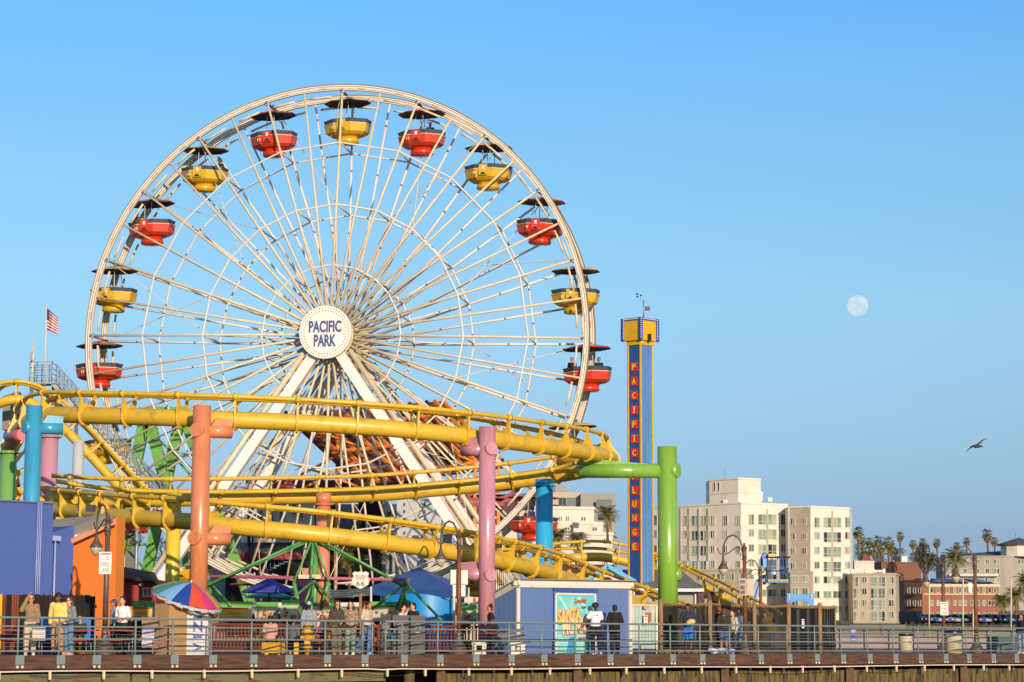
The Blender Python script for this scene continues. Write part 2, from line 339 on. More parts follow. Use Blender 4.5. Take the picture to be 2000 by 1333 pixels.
def column(x, ytop, Y, r, colr, label, cap=None, arms=(), discs=(), low=None):
    mat = wear('column_'+colr, colr, ''.join('%02x' % int(int(colr[q:q+2], 16)*.86) for q in (0, 2, 4)), .26, 2.2, .48, .75, stretch=(1.5, 1.5, .22), bump=.02)
    zt = zat(x, ytop, Y); X = xat(x, Y, (ytop+1250)/2); m = MB(); m.tube((X, Y, 0 if low is None else low), (X, Y, zt), r, n=36)
    m.tube((X, Y, 0), (X, Y, .06), r*1.7, n=24)
    c = m.build('support_column', mat, tr); c['label'] = label
    if cap:
        m = MB(); m.tube((X, Y, zt-.002), (X, Y, zt+cap), r*1.06, n=30); m.tube((X, Y, zt-.05), (X, Y, zt-.003), r*1.35, n=30); m.build('column_cap', mat, c)
    for (yy, dx, dy, L) in arms:     # arm direction in plan (dx,dy), length L
        z = zat(x, yy, Y); dv = Vector((dx, dy, 0)).normalized(); a = Vector((X, Y, z)); m = MB()
        m.tube(a+dv*r*.5, a+dv*L, r*.74, n=26); e = a+dv*L; sd = Z.cross(dv)
        m.prism([a+dv*(r*1.02)+Z*r*.6-sd*.12, e-Z*.05-sd*.12, e+Z*.42-sd*.12, e-dv*.55+Z*.45-sd*.12], sd*.24); m.build('support_arm', mat, c)
    for (yy, dx, dy) in discs:
        z = zat(x, yy, Y); dv = Vector((dx, dy, 0)).normalized(); a = Vector((X, Y, z)); m = MB(); m.tube(a+dv*r*.4, a+dv*(r+.1), r*.74, n=26); m.build('end_disc', mat, c)
    return c
column(11, 884, 83, .30, '6c9c50', 'light green column at the far left end of the track', cap=.05, low=0)
column(60, 793, 78.6, .29, '3b8fb0', 'sky blue column with a short arm, left of the lift hill', arms=[(836, 1, .35, 1.0)], discs=[(836, -.75, -.66)])
column(91, 853, 92, .36, 'b98490', 'broad pink column behind the sky blue one', cap=.1)
m = MB(); m.tube(at(18, 852, 87), at(46, 849, 84), .24, n=20); m.build('support_arm', M('column_salmon', 'b85f60', .35), tr)
column(148, 862, 101, .25, 'b4b4b2', 'bare silver column beside the stairs')
column(390, 793, 76.9, .31, 'c87a52', 'tall orange column with two arms to the right', arms=[(842, 1, .42, 1.05), (1052, 1, .42, 1.05)], discs=[(842, -.42, -1), (1052, -.42, -1)])
column(337, 980, 88, .28, 'd9b830', 'thick pale yellow column under the middle track', cap=.3)
column(630, 985, 92.5, .29, 'cc7a58', 'orange column behind the spinning ride', cap=.45)
column(951, 834, 80.0, .295, 'b97f8a', 'tall pink column with two arms to the left', arms=[(878, -1, .5, 1.0), (1122, -1, .5, 1.0)], discs=[(878, .5, -1), (1124, .5, -1)])
column(1063, 948, 94.6, .36, '2f9cc8', 'bright blue column under the right bend', cap=.25)
column(1304, 873, 88.3, .385, '78a23c', 'thick bright green column with a long arm to the left', arms=[(920, -1, .04, 3.45)], discs=[(920, .9, -.45), (1122, .95, .3)])

# ================================================================ FERRIS WHEEL
WY = 113.0; YAW = R(9); WC = at(661.5, 664, WY+1.1)
AX = Vector((-math.sin(YAW)*-1, math.cos(YAW), 0))      # axis, pointing away from the camera
WX = Vector((math.cos(YAW), -math.sin(YAW), 0))
fw = thing('ferris_wheel', 'giant white ferris wheel with many spokes and a round white hub sign', 'ferris wheel', Vector((WC.x, WC.y, 0)))
RO = 13.04; PH0 = R(90-1.3)
def wp(ang, r, off): return WC+WX*(r*math.cos(ang))+Z*(r*math.sin(ang))+AX*off
OF, OB = -1.15, 1.2
for off in (OF, OB):
    m = MB(); pr = [(RO, -.09), (RO, .09), (RO-.28, .09), (RO-.28, -.09)]; n = 120; vs = []
    for i in range(n):
        a = 2*math.pi*i/n; vs += [wp(a, r, off+o) for r, o in pr]
    m.add(vs, [(i*4+k, i*4+(k+1) % 4, ((i+1) % n)*4+(k+1) % 4, ((i+1) % n)*4+k) for i in range(n) for k in range(4)])
    m.m = 1; vs = []
    for i in range(n):
        a = 2*math.pi*i/n; vs += [wp(a, RO+.03, off-.14), wp(a, RO+.03, off+.14), wp(a, RO+.001, off+.14), wp(a, RO+.001, off-.14)]
    m.add(vs, [(i*4+k, i*4+(k+1) % 4, ((i+1) % n)*4+(k+1) % 4, ((i+1) % n)*4+k) for i in range(n) for k in range(4)])
    m.m = 0
    for k in range(40):           # splice plates with bolts
        a = PH0+2*math.pi*(k+.5)/40; m.m = 1; [m.box(wp(a+q, RO-.19, off-.10), (.05, .05, .05)) for q in (-.012, -.004, .004, .012)]; m.m = 0
    m.m = 1
    for rg in (RO-.09, RO-.22): m.sweep([wp(2*math.pi*q/120, rg, off-.10) for q in range(120)], .018, 4, closed=True)
    m.m = 0
    rim = m.build('rim', [white, M('rim_edge', '86704e', .6)], fw)
    for k in range(40):           # light panels inside the rim
        a0 = PH0+2*math.pi*k/40+.03; m = MB(); m.sweep([wp(a0+j*.095/3+.012, RO-.62, off-.02) for j in range(4)], .06, 6); m.build('light_bar', cream, rim)
for side, off, ho, rh in ((0, OF, -1.9, 1.15), (1, OB, 1.9, 1.15)):
    for k in range(40):
        a = PH0+2*math.pi*k/40; m = MB(); m.sweep([wp(a, rh, ho), wp(a, RO-.3, off)], [.072, .062] if k % 2 == 0 else [.065, .055], 8, flat=1)
        if k % 2 == 0: m.sweep([wp(a+.05, rh*.9, ho*.2), wp(a, 6.8, ho*.55+off*.45)], .04, 6)
        m.build('spoke', cream if side == 0 else white, fw)
for rr_, rad in ((10.0, .045), (6.75, .05), (3.6, .045)):
    m = MB()
    for off0, ho in ((OF, -1.9), (OB, 1.9)):
        o = off0+(ho-off0)*(RO-rr_)/(RO-1.1)
        m.sweep([wp(PH0+2*math.pi*k/20, rr_, o) for k in range(20)], rad, 7, closed=True)
    for k in range(20):
        of = OF+(-1.9-OF)*(RO-rr_)/(RO-1.1); ob = OB+(1.9-OB)*(RO-rr_)/(RO-1.1)
        m.tube(wp(PH0+2*math.pi*k/20, rr_, of), wp(PH0+2*math.pi*k/20, rr_, ob), rad*.9, n=6)
    m.build('ring_brace', white, fw)
m = MB()
for k in range(0, 20, 2):
    a = PH0+2*math.pi*k/20; a2 = PH0+2*math.pi*(k+1)/20
    m.tube(wp(a, RO-.3, OF), wp(a2, 6.75, 1.4), .022, n=5); m.tube(wp(a2, RO-.3, OB), wp(a, 6.75, -1.4), .022, n=5)
m.build('cross_cable', cream, fw)
for k in range(20):
    m = MB(); a = PH0+2*math.pi*k/20; m.tube(wp(a, RO-.29, OF-.25), wp(a, RO-.29, OB+.25), .06, n=8); m.box(wp(a, RO-.29, OF), (.22, .2, .22)); m.build('pivot_axle', grey, fw)
m = MB(); m.sweep([wp(0, 0, -2.7), wp(0, 0, 2.7)], .55, 24)
for o in (-2.05, -1.75, 1.75, 2.05): m.sweep([wp(0, 0, o-.06), wp(0, 0, o+.06)], 1.25, 40)
for o in (-2.6, 2.6): m.sweep([wp(0, 0, o-.25), wp(0, 0, o+.25)], .8, 24)
m.build('hub', cream, fw)
# tall braced A-frames
FO = -2.5; D0 = wp(0, 0, FO)
m = MB(); m.sweep([wp(0, 0, FO-.42), wp(0, 0, FO-.22)], 1.33, 64); disc = m.build('hub_sign', M('sign_face', 'dad0c6', .5, 0, .03), fw)
for rad, nn in ((1.22, 52), (1.08, 46)):
    for k in range(nn): m = MB(); m.ell(wp(2*math.pi*k/nn+(rad < 1.2)*.06, rad, FO-.44), .028, 6, 4); m.build('bulb', M('bulb_amber', '9a7a3c', .4), disc)
navy = M('sign_navy', '34507a', .5, 0, .03)
text('sign_lettering', 'PACIFIC', navy, disc, wp(0, 0, FO-.435)+Z*.28, WX, Z, .60, 1.66, .03, .03)
text('sign_lettering', 'PARK', navy, disc, wp(0, 0, FO-.435)-Z*.42, WX, Z, .60, 1.13, .03, .03)
legm = wear('leg_white', 'dbd0c5', 'a2937c', .5, 2, .62, .8)
for fo in (-2.35, 2.9):
    for s in (-1, 1):
        top = wp(0, 0, fo)+WX*s*.55-Z*.9; bot = WC+WX*s*10.6+AX*(fo*1.15); bot.z = 0
        m = MB(); m.beam(top, bot, .5 if fo < 0 else .46, .42, up=AX); leg = m.build('support_leg', legm, fw)
        m = MB(); dv = (bot-top); L = dv.length; dv.normalize(); sd = WX
        for j in range(1, 9):
            a = top+dv*L*j/9; b_ = wp(0, 0, -fo*.85)+WX*s*.55-Z*.9; b_ = b_+(WC+WX*s*10.6-AX*fo*1.0-Z*WC.z-b_)*(j/9)
            if fo < 0 and j > 2: m.tube(a, b_, .06, n=6); m.tube(a, b_+(bot-top)/9*-1, .045, n=6)
        m.tube(top+sd*s*.62, bot+sd*s*.7, .14, n=8)
        m.build('leg_brace', cream, leg)
m = MB()
for fo in (-3.2, 3.4):
    for zz, fr in ((2.2, .87), (6.0, .62)):
        m.beam(WC*1+AX*fo-Z*(WC.z-zz)-WX*10.6*fr, WC+AX*fo-Z*(WC.z-zz)+WX*10.6*fr, .2) if zz < 3 else None
m.build('base_beam', white, fw)
m = MB(); m.beam(WC-Z*(WC.z-1.9)-WX*6, WC-Z*(WC.z-1.9)+WX*6, 6.5, .3)
tag(m.build('loading_platform', M('platform_grey', '80786c', .8), loc=Vector((WC.x, WC.y, 1.9))), 'grey loading platform under the white ferris wheel', 'platform')

# ================================================================ GONDOLAS
def octo(m, c, sx, sy, z0, z1, kx0=1, kx1=1, rot=math.pi/8):
    prof = [(kx0, z0), (kx1, z1)]; return m.lathe(c, prof, 8, sx, sy, smooth=False, rot=rot)
def gondola(mat, edge):
    g = thing('gondola', 'x', 'gondola', (0, 0, 0), 'hanging gondolas of the ferris wheel')     # origin = pivot
    m = MB(); m.smooth = False
    m.lathe((0, 0, 0), [(.05, -.36), (1.18, -.60), (1.18, -.64), (.05, -.50)], 8, 1.0, .8, smooth=False, rot=math.pi/8); m.mi = m.mi
    ca = m.build('canopy', dark, g)
    m = MB(); m.lathe((0, 0, 0), [(.02, -.30), (1.19, -.57), (1.21, -.605), (1.185, -.60), (.02, -.34)], 8, 1.0, .8, smooth=False, rot=math.pi/8); m.build('canopy_top', edge, ca)
    m = MB()
    for sx_ in (-.19, .19):
        for sy_ in (-.42, .42): m.tube((sx_, sy_, -1.75), (sx_*.95, sy_*.9, -.5), .02, n=8)
    m.tube((0, 0, -.6), (0, 0, 0), .045, n=8); m.tube((0, -.9, -.2), (0, .9, -.2), .05, n=8); m.build('hanger_pole', M('pole_light', 'b0aeaa', .5), g)
    m = MB(); m.lathe((0, 0, 0), [(1.13, -1.80), (1.22, -1.58), (1.12, -1.58), (.98, -1.8)], 8, 1.0, .82, smooth=False, rot=math.pi/8); m.build('rim_cushion', slate, g)
    m = MB(); m.lathe((0, 0, 0), [(.5, -2.60), (.60, -2.50), (.90, -2.44), (1.10, -2.30), (1.18, -1.86), (1.20, -1.80), (1.1, -1.80), (.9, -2.25), (.05, -2.28)], 8, 1.0, .82, smooth=False, rot=math.pi/8)
    m.lathe((0, 0, 0), [(.52, -2.86), (.57, -2.82), (.54, -2.6), (.02, -2.5)], 18, 1, 1); m.lathe((0, 0, 0), [(.02, -2.92), (.52, -2.88), (.52, -2.86)], 18, 1, 1)
    tub = m.build('tub', mat, g)
    m = MB(); m.lathe((0, 0, 0), [(1.185, -1.87), (1.215, -1.865), (1.215, -1.835), (1.195, -1.83)], 8, 1.0, .82, smooth=False, rot=math.pi/8); m.build('trim_line', M('pinstripe', 'c9b79a', .5), tub)
    m = MB(); m.box((0, -.93, -1.93), (.42, .06, .62)); dr = m.build('door', mat, g)
    m = MB(); m.box((.02, -.97, -1.80), (.12, .02, .2)); m.m = 1; m.prism([(-.16, -.965, -2.2), (.16, -.965, -2.2), (0, -.965, -2.04)], (0, -.02, 0)); m.build('door_plate', [white, dark], dr)
    for o_ in [c for c in bpy.data.objects if c.parent == g or (c.parent and c.parent.parent == g)]:
        if o_.type == 'MESH':
            for v_ in o_.data.vertices:
                v_.co.x *= 1.06
                if v_.co.z < -1.58: v_.co.z = -1.58+(v_.co.z+1.58)*.9
            o_.data.transform(Matrix.Translation((0, 0, .2)))
    return g
gr_ = gondola(red, red); gy_ = gondola(yelg, yelg)
NUM = {0: 12, 1: 13, 2: 14, 3: 15, 4: 16, 5: 17, 6: 18, 7: 19, 8: 20, 9: 1, 10: 2, 11: 3, 12: 4, 13: 5, 14: 6, 15: 7, 16: 8, 17: 9, 18: 10, 19: 11}
where = {0: 'at the very top of the wheel', 1: 'just left of the top one', 2: 'with a rider in black, second to the left of the top', 3: 'with one rider, upper left of the wheel', 4: 'at the left edge behind the rim, above the lowest red one', 5: 'at nine o\'clock on the left of the wheel', 6: 'behind the lift hill track at lower left', 7: 'partly hidden under the coaster track beside the green frame', 8: 'low behind the coaster, left of the wheel base', 9: 'low behind the orange column', 10: 'at the bottom of the wheel', 11: 'near the bottom right of the wheel', 12: 'low right behind the white leg', 13: 'numbered 5 behind the bright blue column', 14: 'hidden behind the right bend of the track', 15: 'at three o\'clock with riders in black, right of the wheel', 16: 'at the right edge above the one with riders', 17: 'upper right, under the second yellow from the top', 18: 'upper right, beside the red one near the top', 19: 'just right of the top one, one rider in it'}
GP = {}
for k in range(20):
    a = PH0+2*math.pi*k/20; p = wp(a, RO-.29, .02); odd = NUM[k] % 2 == 1; src = gr_ if odd else gy_
    lab = ('red' if odd else 'yellow')+' gondola '+where[k]
    g = src if (k == 1 or k == 0) else copy_tree(src)
    g.location = p; g['label'] = lab; GP[k] = g
    g.rotation_euler = (0, R(random.uniform(-3, 3)), -YAW-R(8))
def num_on(g, s, dx):
    bpy.context.view_layer.update()
    mw = g.matrix_world; o = mw @ Vector((dx, -.86, -2.02)); 
    tb = [c for c in g.children if c.name.startswith('tub')][0]
    t_ = text('number', s, M('number_cream', 'e5cf9a', .5), None, Vector((0, 0, 0)), (1, 0, 0), (0, 0, 1), .15, None, .02, .02)
    t_.parent = tb; t_.location = (dx, -.98, -1.83)
for k in range(20): num_on(GP[k], str(NUM[k]), -.42)

# ================================================================ DROP TOWER
t = thing('drop_tower', 'tall narrow blue and yellow tower with red letter tiles and a yellow top box', 'ride tower', at(1251, 1115, 118)*1)
tb = M('tower_blue_shaded', '1f4b8c', .5, 0, .1, 1); tb2 = wear('tower_blue_lit', '4a7ab8', '3f6aa5', .5, 1, .45, .6, stretch=(1, 1, .2)); ty = M('tower_yellow', 'c99c10', .5)  # shaded and lit versions of one blue, side light painted into the faces
TY = 118; cx0 = xat(1251.5, TY, 900); zt = zat(1251, 664, TY); zb = 0
rot = R(38)   # right face points to the right
c0 = Vector((cx0, TY, 0)); da = Vector((-math.cos(R(40)), math.sin(R(40)), 0)); db = Vector((math.cos(R(42)), math.sin(R(42)), 0))
wa, wb = .79, .86; foot = [c0, c0+db*wb, c0+db*wb+da*wa, c0+da*wa]
m = MB(); m.m = 0
m.add([p+Z*z for z in (zb, zt) for p in foot], [(0, 1, 5, 4), (1, 2, 6, 5), (2, 3, 7, 6), (3, 0, 4, 7), (4, 5, 6, 7)]); m.mi = [1, 1, 0, 0, 0]; m.build('shaft', [tb, tb2], t)
for p in foot:
    m = MB(); m.box(p+Z*zt/2+(p-(foot[0]+foot[2])/2).normalized()*.01, (.085, .085, zt), R(40)); m.build('corner_post', ty, t)
m = MB(); m.box(c0+db*wb*.45-Vector((db.y, -db.x, 0))*.0+Vector((.67, -.74, 0))*.02+Z*zt/2, (.1, .06, zt), R(42)); m.build('cable_guide', M('cable_grey', '5f7f9f', .5), t)
m = MB()
for i in range(40):
    if i % 5 != 4:
        for f_ in (.22, .75): m.box(c0+db*wb*f_+Vector((.67, -.74, 0))*.012+Z*(zt-.9-i*.3), (.03, .03, .05), R(42))
m.build('bolt', M('rivet', '7596bd', .5), t)
fn = Vector((-math.sin(R(40)), -math.cos(R(40)), 0)); mid = c0+da*wa*.5+fn*.02
gold = M('gold_letter', 'dcae3a', .5); redt = M('tile_red', 'c22a18', .5)
ys = [719, 747, 775, 804, 832, 860, 884, 920, 958, 986, 1014, 1041, 1069]
chs = list('PACIFIC')+['P']+list('LUNGE'); ys = [717, 745, 773, 801, 829, 857, 885, 930, 958, 985, 1012, 1040, 1068]
for ch, y in zip(chs, ys):
    z = zat(1239, y, TY+.25); m = MB(); m.beam(mid+Z*z-da*.22, mid+Z*z+da*.22, .05, .46); tile = m.build('letter_tile', redt, t)
    text('letter', ch, gold, tile, mid+fn*.035+Z*z, -da, Z, .34, .24 if ch != 'I' else .09, .02, .02)
    if ch == 'I':
        m = MB(); [m.beam(mid+fn*.04+Z*(z+s*.155)-da*.09, mid+fn*.04+Z*(z+s*.155)+da*.09, .02, .04) for s in (-1, 1)]; m.build('letter_serif', gold, tile)
zt2 = zat(1251, 621, TY); m = MB(); e = .19
F2 = [c0-da*e-db*e, c0+db*(wb+e)-da*e, c0+db*(wb+e)+da*(wa+e), c0+da*(wa+e)-db*e]
F2 = [c0-da*e-db*e+Z*zt*0, c0+db*(wb+e)-da*e, c0+db*(wb+e)+da*(wa+e), c0+da*(wa+e)-db*e]
m.prism([p+Z*(zt-.02) for p in F2], Z*(zt2-zt)); hb = m.build('head_box', ty, t)
m = MB(); m.prism([p+Z*(zt-.25) for p in [c0-da*.06-db*.06, c0+db*(wb+.06)-da*.06, c0+db*(wb+.06)+da*(wa+.06), c0+da*(wa+.06)-db*.06]], Z*.22); m.build('collar', ty, t)
m = MB()
for i, p in enumerate(F2):
    m.box(p+Z*(zt+(zt2-zt)/2-.02), (.17, .17, zt2-zt+.03), R(40))
    q = F2[(i+1) % 4]; m.beam(p+Z*(zt2-.07), q+Z*(zt2-.07), .06, .14)
m.m = 1
for i in (0, 1, 3):
    p = F2[i]
    for j in range(11): m.box(p+Z*(zt+.1+j*.11)+Vector((0, -.09, 0)), (.05, .08, .05), R(40))
for (p, q) in ((F2[0], F2[1]), (F2[3], F2[0])):
    for j in range(1, 14): m.box(p+(q-p)*j/14+Z*(zt2-.06)+Vector((0, -.05, 0)), (.045, .06, .045), R(40))
m.build('bulb_border', [M('border_blue', '1d4fa0', .5), white], hb)
m = MB(); m.box(F2[0]+(F2[1]-F2[0])*.48+Z*(zt+.12)+Vector((.05, -.06, 0)), (.16, .12, .4), R(42)); m.build('floodlight', dark, t)
t2 = thing('weather_mast', 'thin mast with a wind gauge and small camera on the tower roof', 'mast', (cx0+.25, TY+.6, zt2))
o = Vector((cx0+.22, TY+.6, zt2-.03)); m = MB(); m.tube(o, o+Z*1.05, .04, n=6); m.tube(o+Z*1.0, o+Z*1.3+Vector((-.25, 0, 0)), .02, n=5); m.build('pole', grey, t2)
m = MB()
for k in range(3): m.ell(o+Z*1.32+Vector((-.27+.13*math.cos(k*2.1), .1*math.sin(k*2.1), .1*math.sin(k*2.1))), .055, 8, 6)
m.box(o+Z*.62+Vector((.2, 0, 0)), (.26, .2, .2)); m.build('wind_gauge', dark, t2)
# ================================================================ PEOPLE
def cap_(m, p, q, r0, r1, n=12):
    p = Vector(p); q = Vector(q); m.sweep([p, q], [r0, r1], n); m.ell(p, r0, n, 8); m.ell(q, r1, n, 8)
def remesh(m, vox):
    me = bpy.data.meshes.new('r'); me.from_pydata(m.v, [], m.f); ob = bpy.data.objects.new('r', me); col.objects.link(ob)
    md = ob.modifiers.new('r', 'REMESH'); md.mode = 'VOXEL'; md.voxel_size = vox
    md2 = ob.modifiers.new('s', 'SMOOTH'); md2.iterations = 4; md2.factor = .5
    dg = bpy.context.evaluated_depsgraph_get(); e = bpy.data.meshes.new_from_object(ob.evaluated_get(dg)); bpy.data.objects.remove(ob)
    r = MB(); r.smooth = True; r.add([v.co.copy() for v in e.vertices], [tuple(p.vertices) for p in e.polygons]); return r
NP = [0]
STAND = dict(pel=(0, 0, .95), chest=(0, 0, 1.34), neck=(0, 0, 1.49), head=(0, -.02, 1.63),
    sL=(.175, 0, 1.41), eL=(.235, .03, 1.14), wL=(.22, -.05, .90), sR=(-.175, 0, 1.41), eR=(-.235, .03, 1.14), wR=(-.22, -.05, .90),
    hL=(.09, 0, .92), kL=(.105, -.02, .50), aL=(.11, .02, .09), hR=(-.09, 0, .92), kR=(-.105, -.02, .50), aR=(-.11, .02, .09))
SIT = dict(STAND, pel=(0, 0, .53), chest=(0, -.03, .92), neck=(0, -.04, 1.07), head=(0, -.06, 1.21), sL=(.175, -.03, .99), eL=(.23, -.02, .73), wL=(.14, -.25, .66),
    sR=(-.175, -.03, .99), eR=(-.23, -.02, .73), wR=(-.14, -.25, .66), hL=(.1, -.05, .51), kL=(.13, -.44, .5), aL=(.13, -.42, .09), hR=(-.1, -.05, .51), kR=(-.13, -.44, .5), aR=(-.13, -.42, .09))
def person(label, loc, rz=0, h=1.75, sk='light', top='ffffff', bot='222222', sleeve=1, legs=1, hair='1c120c', hs='short', shoes='222222', pose=None, base=STAND, wide=1.0, hat=None, shades=False, turn=0, cat='person', group=None, skirt=0, loose=.0, logo=None):
    J = {k: Vector(v) for k, v in dict(base, **(pose or {})).items()}
    t = thing('person', label, cat, (0, 0, 0), group); S = skin[sk]; W = wide*.94
    for k_ in J: J[k_].x *= .95
    vox = .017
    b = MB()
    pel, ch, nk, hd = J['pel'], J['chest'], J['neck'], J['head']
    up = (ch-pel).normalized()
    b.ell(pel, (.155*W, .11*W, .12)); b.ell((pel+ch)/2+Vector((0, 0, -.02)), (.135*W, .10*W, .2)); b.ell(ch-up*.02, (.165*W, .105*W, .17))
    cap_(b, ch+up*.08, nk+Vector((0, 0, .05)), .06, .053)
    HM = Matrix.Rotation(R(turn), 3, 'Z')*1.1
    b.ell(hd+Vector((0, 0, .015)), (.074, .092, .105), 16, 12, HM); b.ell(hd+HM @ Vector((0, -.028, -.05)), (.054, .06, .062), 12, 8, HM)
    b.ell(hd+HM @ Vector((0, -.098, -.015)), (.013, .02, .024), 8, 6, HM)
    for s in (-1, 1): b.ell(hd+HM @ Vector((s*.075, .01, -.005)), (.012, .022, .032), 8, 6, HM)
    for s, q in (('L', 1), ('R', -1)):
        sh, el, wr, hp, kn, an = (J[k+s] for k in 'sewhka')
        cap_(b, ch+up*.04+Vector((q*.08, 0, 0)), sh, .06, .055); cap_(b, sh, el, .052*W, .040); cap_(b, el, wr, .039, .027)
        dv = (wr-el).normalized(); cap_(b, wr, wr+dv*.07, .028, .034)
        cap_(b, hp, kn, .088*W, .058); cap_(b, kn, an, .056, .038); cap_(b, an-Vector((0, 0, .03)), an+Vector((q*.012, -.15, -.055)), .042, .032)
    m = remesh(b, vox)
    for s, q in (('L', 1), ('R', -1)):
        el, wr = J['e'+s], J['w'+s]; dv = (wr-el).normalized(); sd = dv.cross(Vector((1, 0, 0)) if abs(dv.x) < .8 else Vector((0, 0, 1))).normalized(); nd = dv.cross(sd)
        pc = wr+dv*.075
        for i, (o, L) in enumerate(((-.027, .065), (-.009, .078), (.009, .083), (.027, .072))):
            a = pc+sd*o+dv*.02; c1 = a+dv*L*.55+nd*q*.004; c2 = a+dv*L+nd*q*.022; m.sweep([a, c1, c2], [.0095, .0088, .007], 6)
        a = wr+dv*.03+sd*-.03; m.sweep([a, a+dv*.035-sd*.024+nd*q*.008, a+dv*.062-sd*.028+nd*q*.016], [.011, .0098, .008], 6)
    m.m = 1
    for s in (-1, 1): m.ell(hd+HM @ Vector((s*.03, -.0865, .012)), (.014, .006, .007), 8, 5, HM)
    m.m = 2; m.ell(hd+HM @ Vector((0, -.088, -.055)), (.022, .006, .006), 8, 5, HM)
    body = m.build('body', [S, M('eye_dark', '15100d', .3), M('lip', '7d3f35', .5)], t)
    # clothes
    o_ = .014+loose
    c = MB(); c.ell(pel+up*.05, ((.155+o_)*W, (.115+o_)*W, .11)); c.ell((pel+ch)/2+Vector((0, 0, -.02)), ((.14+o_)*W, (.105+o_)*W, .21)); c.ell(ch-up*.02, ((.167+o_)*W, (.11+o_)*W, .175))
    for s, q in (('L', 1), ('R', -1)):
        sh, el, wr = J['s'+s], J['e'+s], J['w'+s]
        cap_(c, ch+up*.05+Vector((q*.07, 0, 0)), sh, .062+o_*.4, .060+o_)
        if sleeve == 1: cap_(c, sh, el, .058*W+o_, .047+o_); cap_(c, el, el+(wr-el)*.93, .047+o_, .034+o_*.8)
        elif sleeve > 0: cap_(c, sh, sh+(el-sh)*sleeve, .060*W+o_, .055+o_)
    remesh(c, vox).build('shirt', cm(top) if '/' not in top else M('print_'+top[:6], top[:6], .85, 0, 0, 26, .2, c2=top[7:]), t)
    c = MB(); c.ell(pel-Vector((0, 0, .0)), ((.16+o_*.6)*W, (.115+o_*.6)*W, .12))
    for s, q in (('L', 1), ('R', -1)):
        hp, kn, an = J['h'+s], J['k'+s], J['a'+s]
        if skirt: continue
        cap_(c, hp, hp+(kn-hp)*min(1, legs*2), .092*W+o_*.5, .064+o_*.9)
        if legs > .5: cap_(c, kn, kn+(an-kn)*(legs-.5)*2*.94, .064+o_*.9, .045+o_)
    if skirt: c.lathe((pel.x, pel.y, 0), [(.15, pel.z+.06), (.19, pel.z-.1), (.22, pel.z-.1-skirt), (.02, pel.z-.1-skirt)], 16)
    remesh(c, vox).build('trousers' if legs > .6 else 'shorts', cm(bot), t)
    if shoes:
        c = MB()
        for s, q in (('L', 1), ('R', -1)):
            an = J['a'+s]; f = an+Vector((q*.008, -.07, -.045)); c.ell(f, (.05, .14, .043), 12, 8); c.ell(an+Vector((0, .02, -.03)), (.048, .06, .05), 10, 6)
            c.box(f+Vector((0, 0, -.037)), (.09, .26, .018))
        c.build('shoe_pair', M('shoe_'+shoes, shoes, .6), t)
    hm_ = M('hair_'+hair, hair, .7, 0, .4, 30, .6)
    if hs:
        c = MB()
        if hs == 'afro':
            for i in range(60): a = random.uniform(0, 6.28); e = random.uniform(-.1, 1.5) if math.sin(a) > -.2 else random.uniform(.75, 1.5); c.ell(hd+HM @ Vector((.09*math.cos(a)*math.cos(e), .03+.08*math.sin(a)*math.cos(e), .03+.09*math.sin(e))), .038, 7, 5)
        else:
            c.ell(hd+HM @ Vector((0, .018, .035)), (.084, .09, .098), 14, 10, HM); c.ell(hd+HM @ Vector((0, .055, -.02)), (.07, .05, .08), 12, 8, HM)
            for i in range(14): a = random.uniform(0, 3.14); c.ell(hd+HM @ Vector((.06*math.cos(a), -.03+.06*random.random(), .09+.03*math.sin(a)*.6)), .026, 7, 5)
        if hs == 'long':
            for q in (-1, 0, 1): c.sweep([hd+HM @ Vector((q*.055, .06-.02*abs(q), .03)), hd+HM @ Vector((q*.075, .075-.02*abs(q), -.12)), hd+HM @ Vector((q*.08, .085-.03*abs(q), -.28)), hd+HM @ Vector((q*.06, .08, -.36))], [.05, .055, .05, .018], 8)
        if hs == 'curly':
            for i in range(70): a = random.uniform(0, 6.28); z_ = random.uniform(-.28, .12); rr_ = .075+.03*random.random(); y_ = .03+rr_*math.sin(a)*.8; c.ell(hd+HM @ Vector((rr_*math.cos(a), y_ if (y_ > -.03 or z_ > .06) else .04, z_)), .032, 7, 5)
        if hs == 'bun': c.ell(hd+HM @ Vector((0, .06, .12)), .045)
        c.build('hair', hm_, t)
    if hat:
        c = MB(); c.ell(hd+HM @ Vector((0, .012, .055)), (.088, .1, .085), 14, 8, HM)
        k, hc = hat
        if k == 'cap': c.sweep([hd+HM @ Vector((0, -.08, .06)), hd+HM @ Vector((0, -.165, .045))], [.07, .05], 12, flat=.14)
        elif k == 'capback': c.sweep([hd+HM @ Vector((0, .08, .05)), hd+HM @ Vector((0, .16, .03))], [.07, .05], 12, flat=.14)
        elif k == 'brim': c.lathe(hd+HM @ Vector((0, 0, .04)), [(.17, 0), (.17, .01), (.08, .02), (.02, .02)], 20)
        c.build('hat', M('hat_'+hc, hc, .8), t)
    if shades:
        c = MB()
        for s in (-1, 1): c.ell(hd+HM @ Vector((s*.034, -.094, .012)), (.027, .012, .02), 10, 6, HM); c.beam(hd+HM @ Vector((s*.055, -.09, .018)), hd+HM @ Vector((s*.08, .0, .018)), .006)
        c.build('sunglasses', M('lens_black', '060606', .15), t)
    if logo:
        body_, lc = logo; o = ch+Vector((0, -(.11+o_)*W-.004, .0)); text('shirt_print', body_, M('print_'+lc, lc, .8), t, o, (1, 0, 0), (0, 0, 1), .045, .15, .006, .01)
    k = h/1.75
    t.scale = (k, k, k); t.location = loc; t.rotation_euler = (0, 0, rz); return t
def P(x, d, label, **kw):
    z = kw.pop('z', 0); return person(label, dk(x, d, z), kw.pop('rz', 0), **kw)

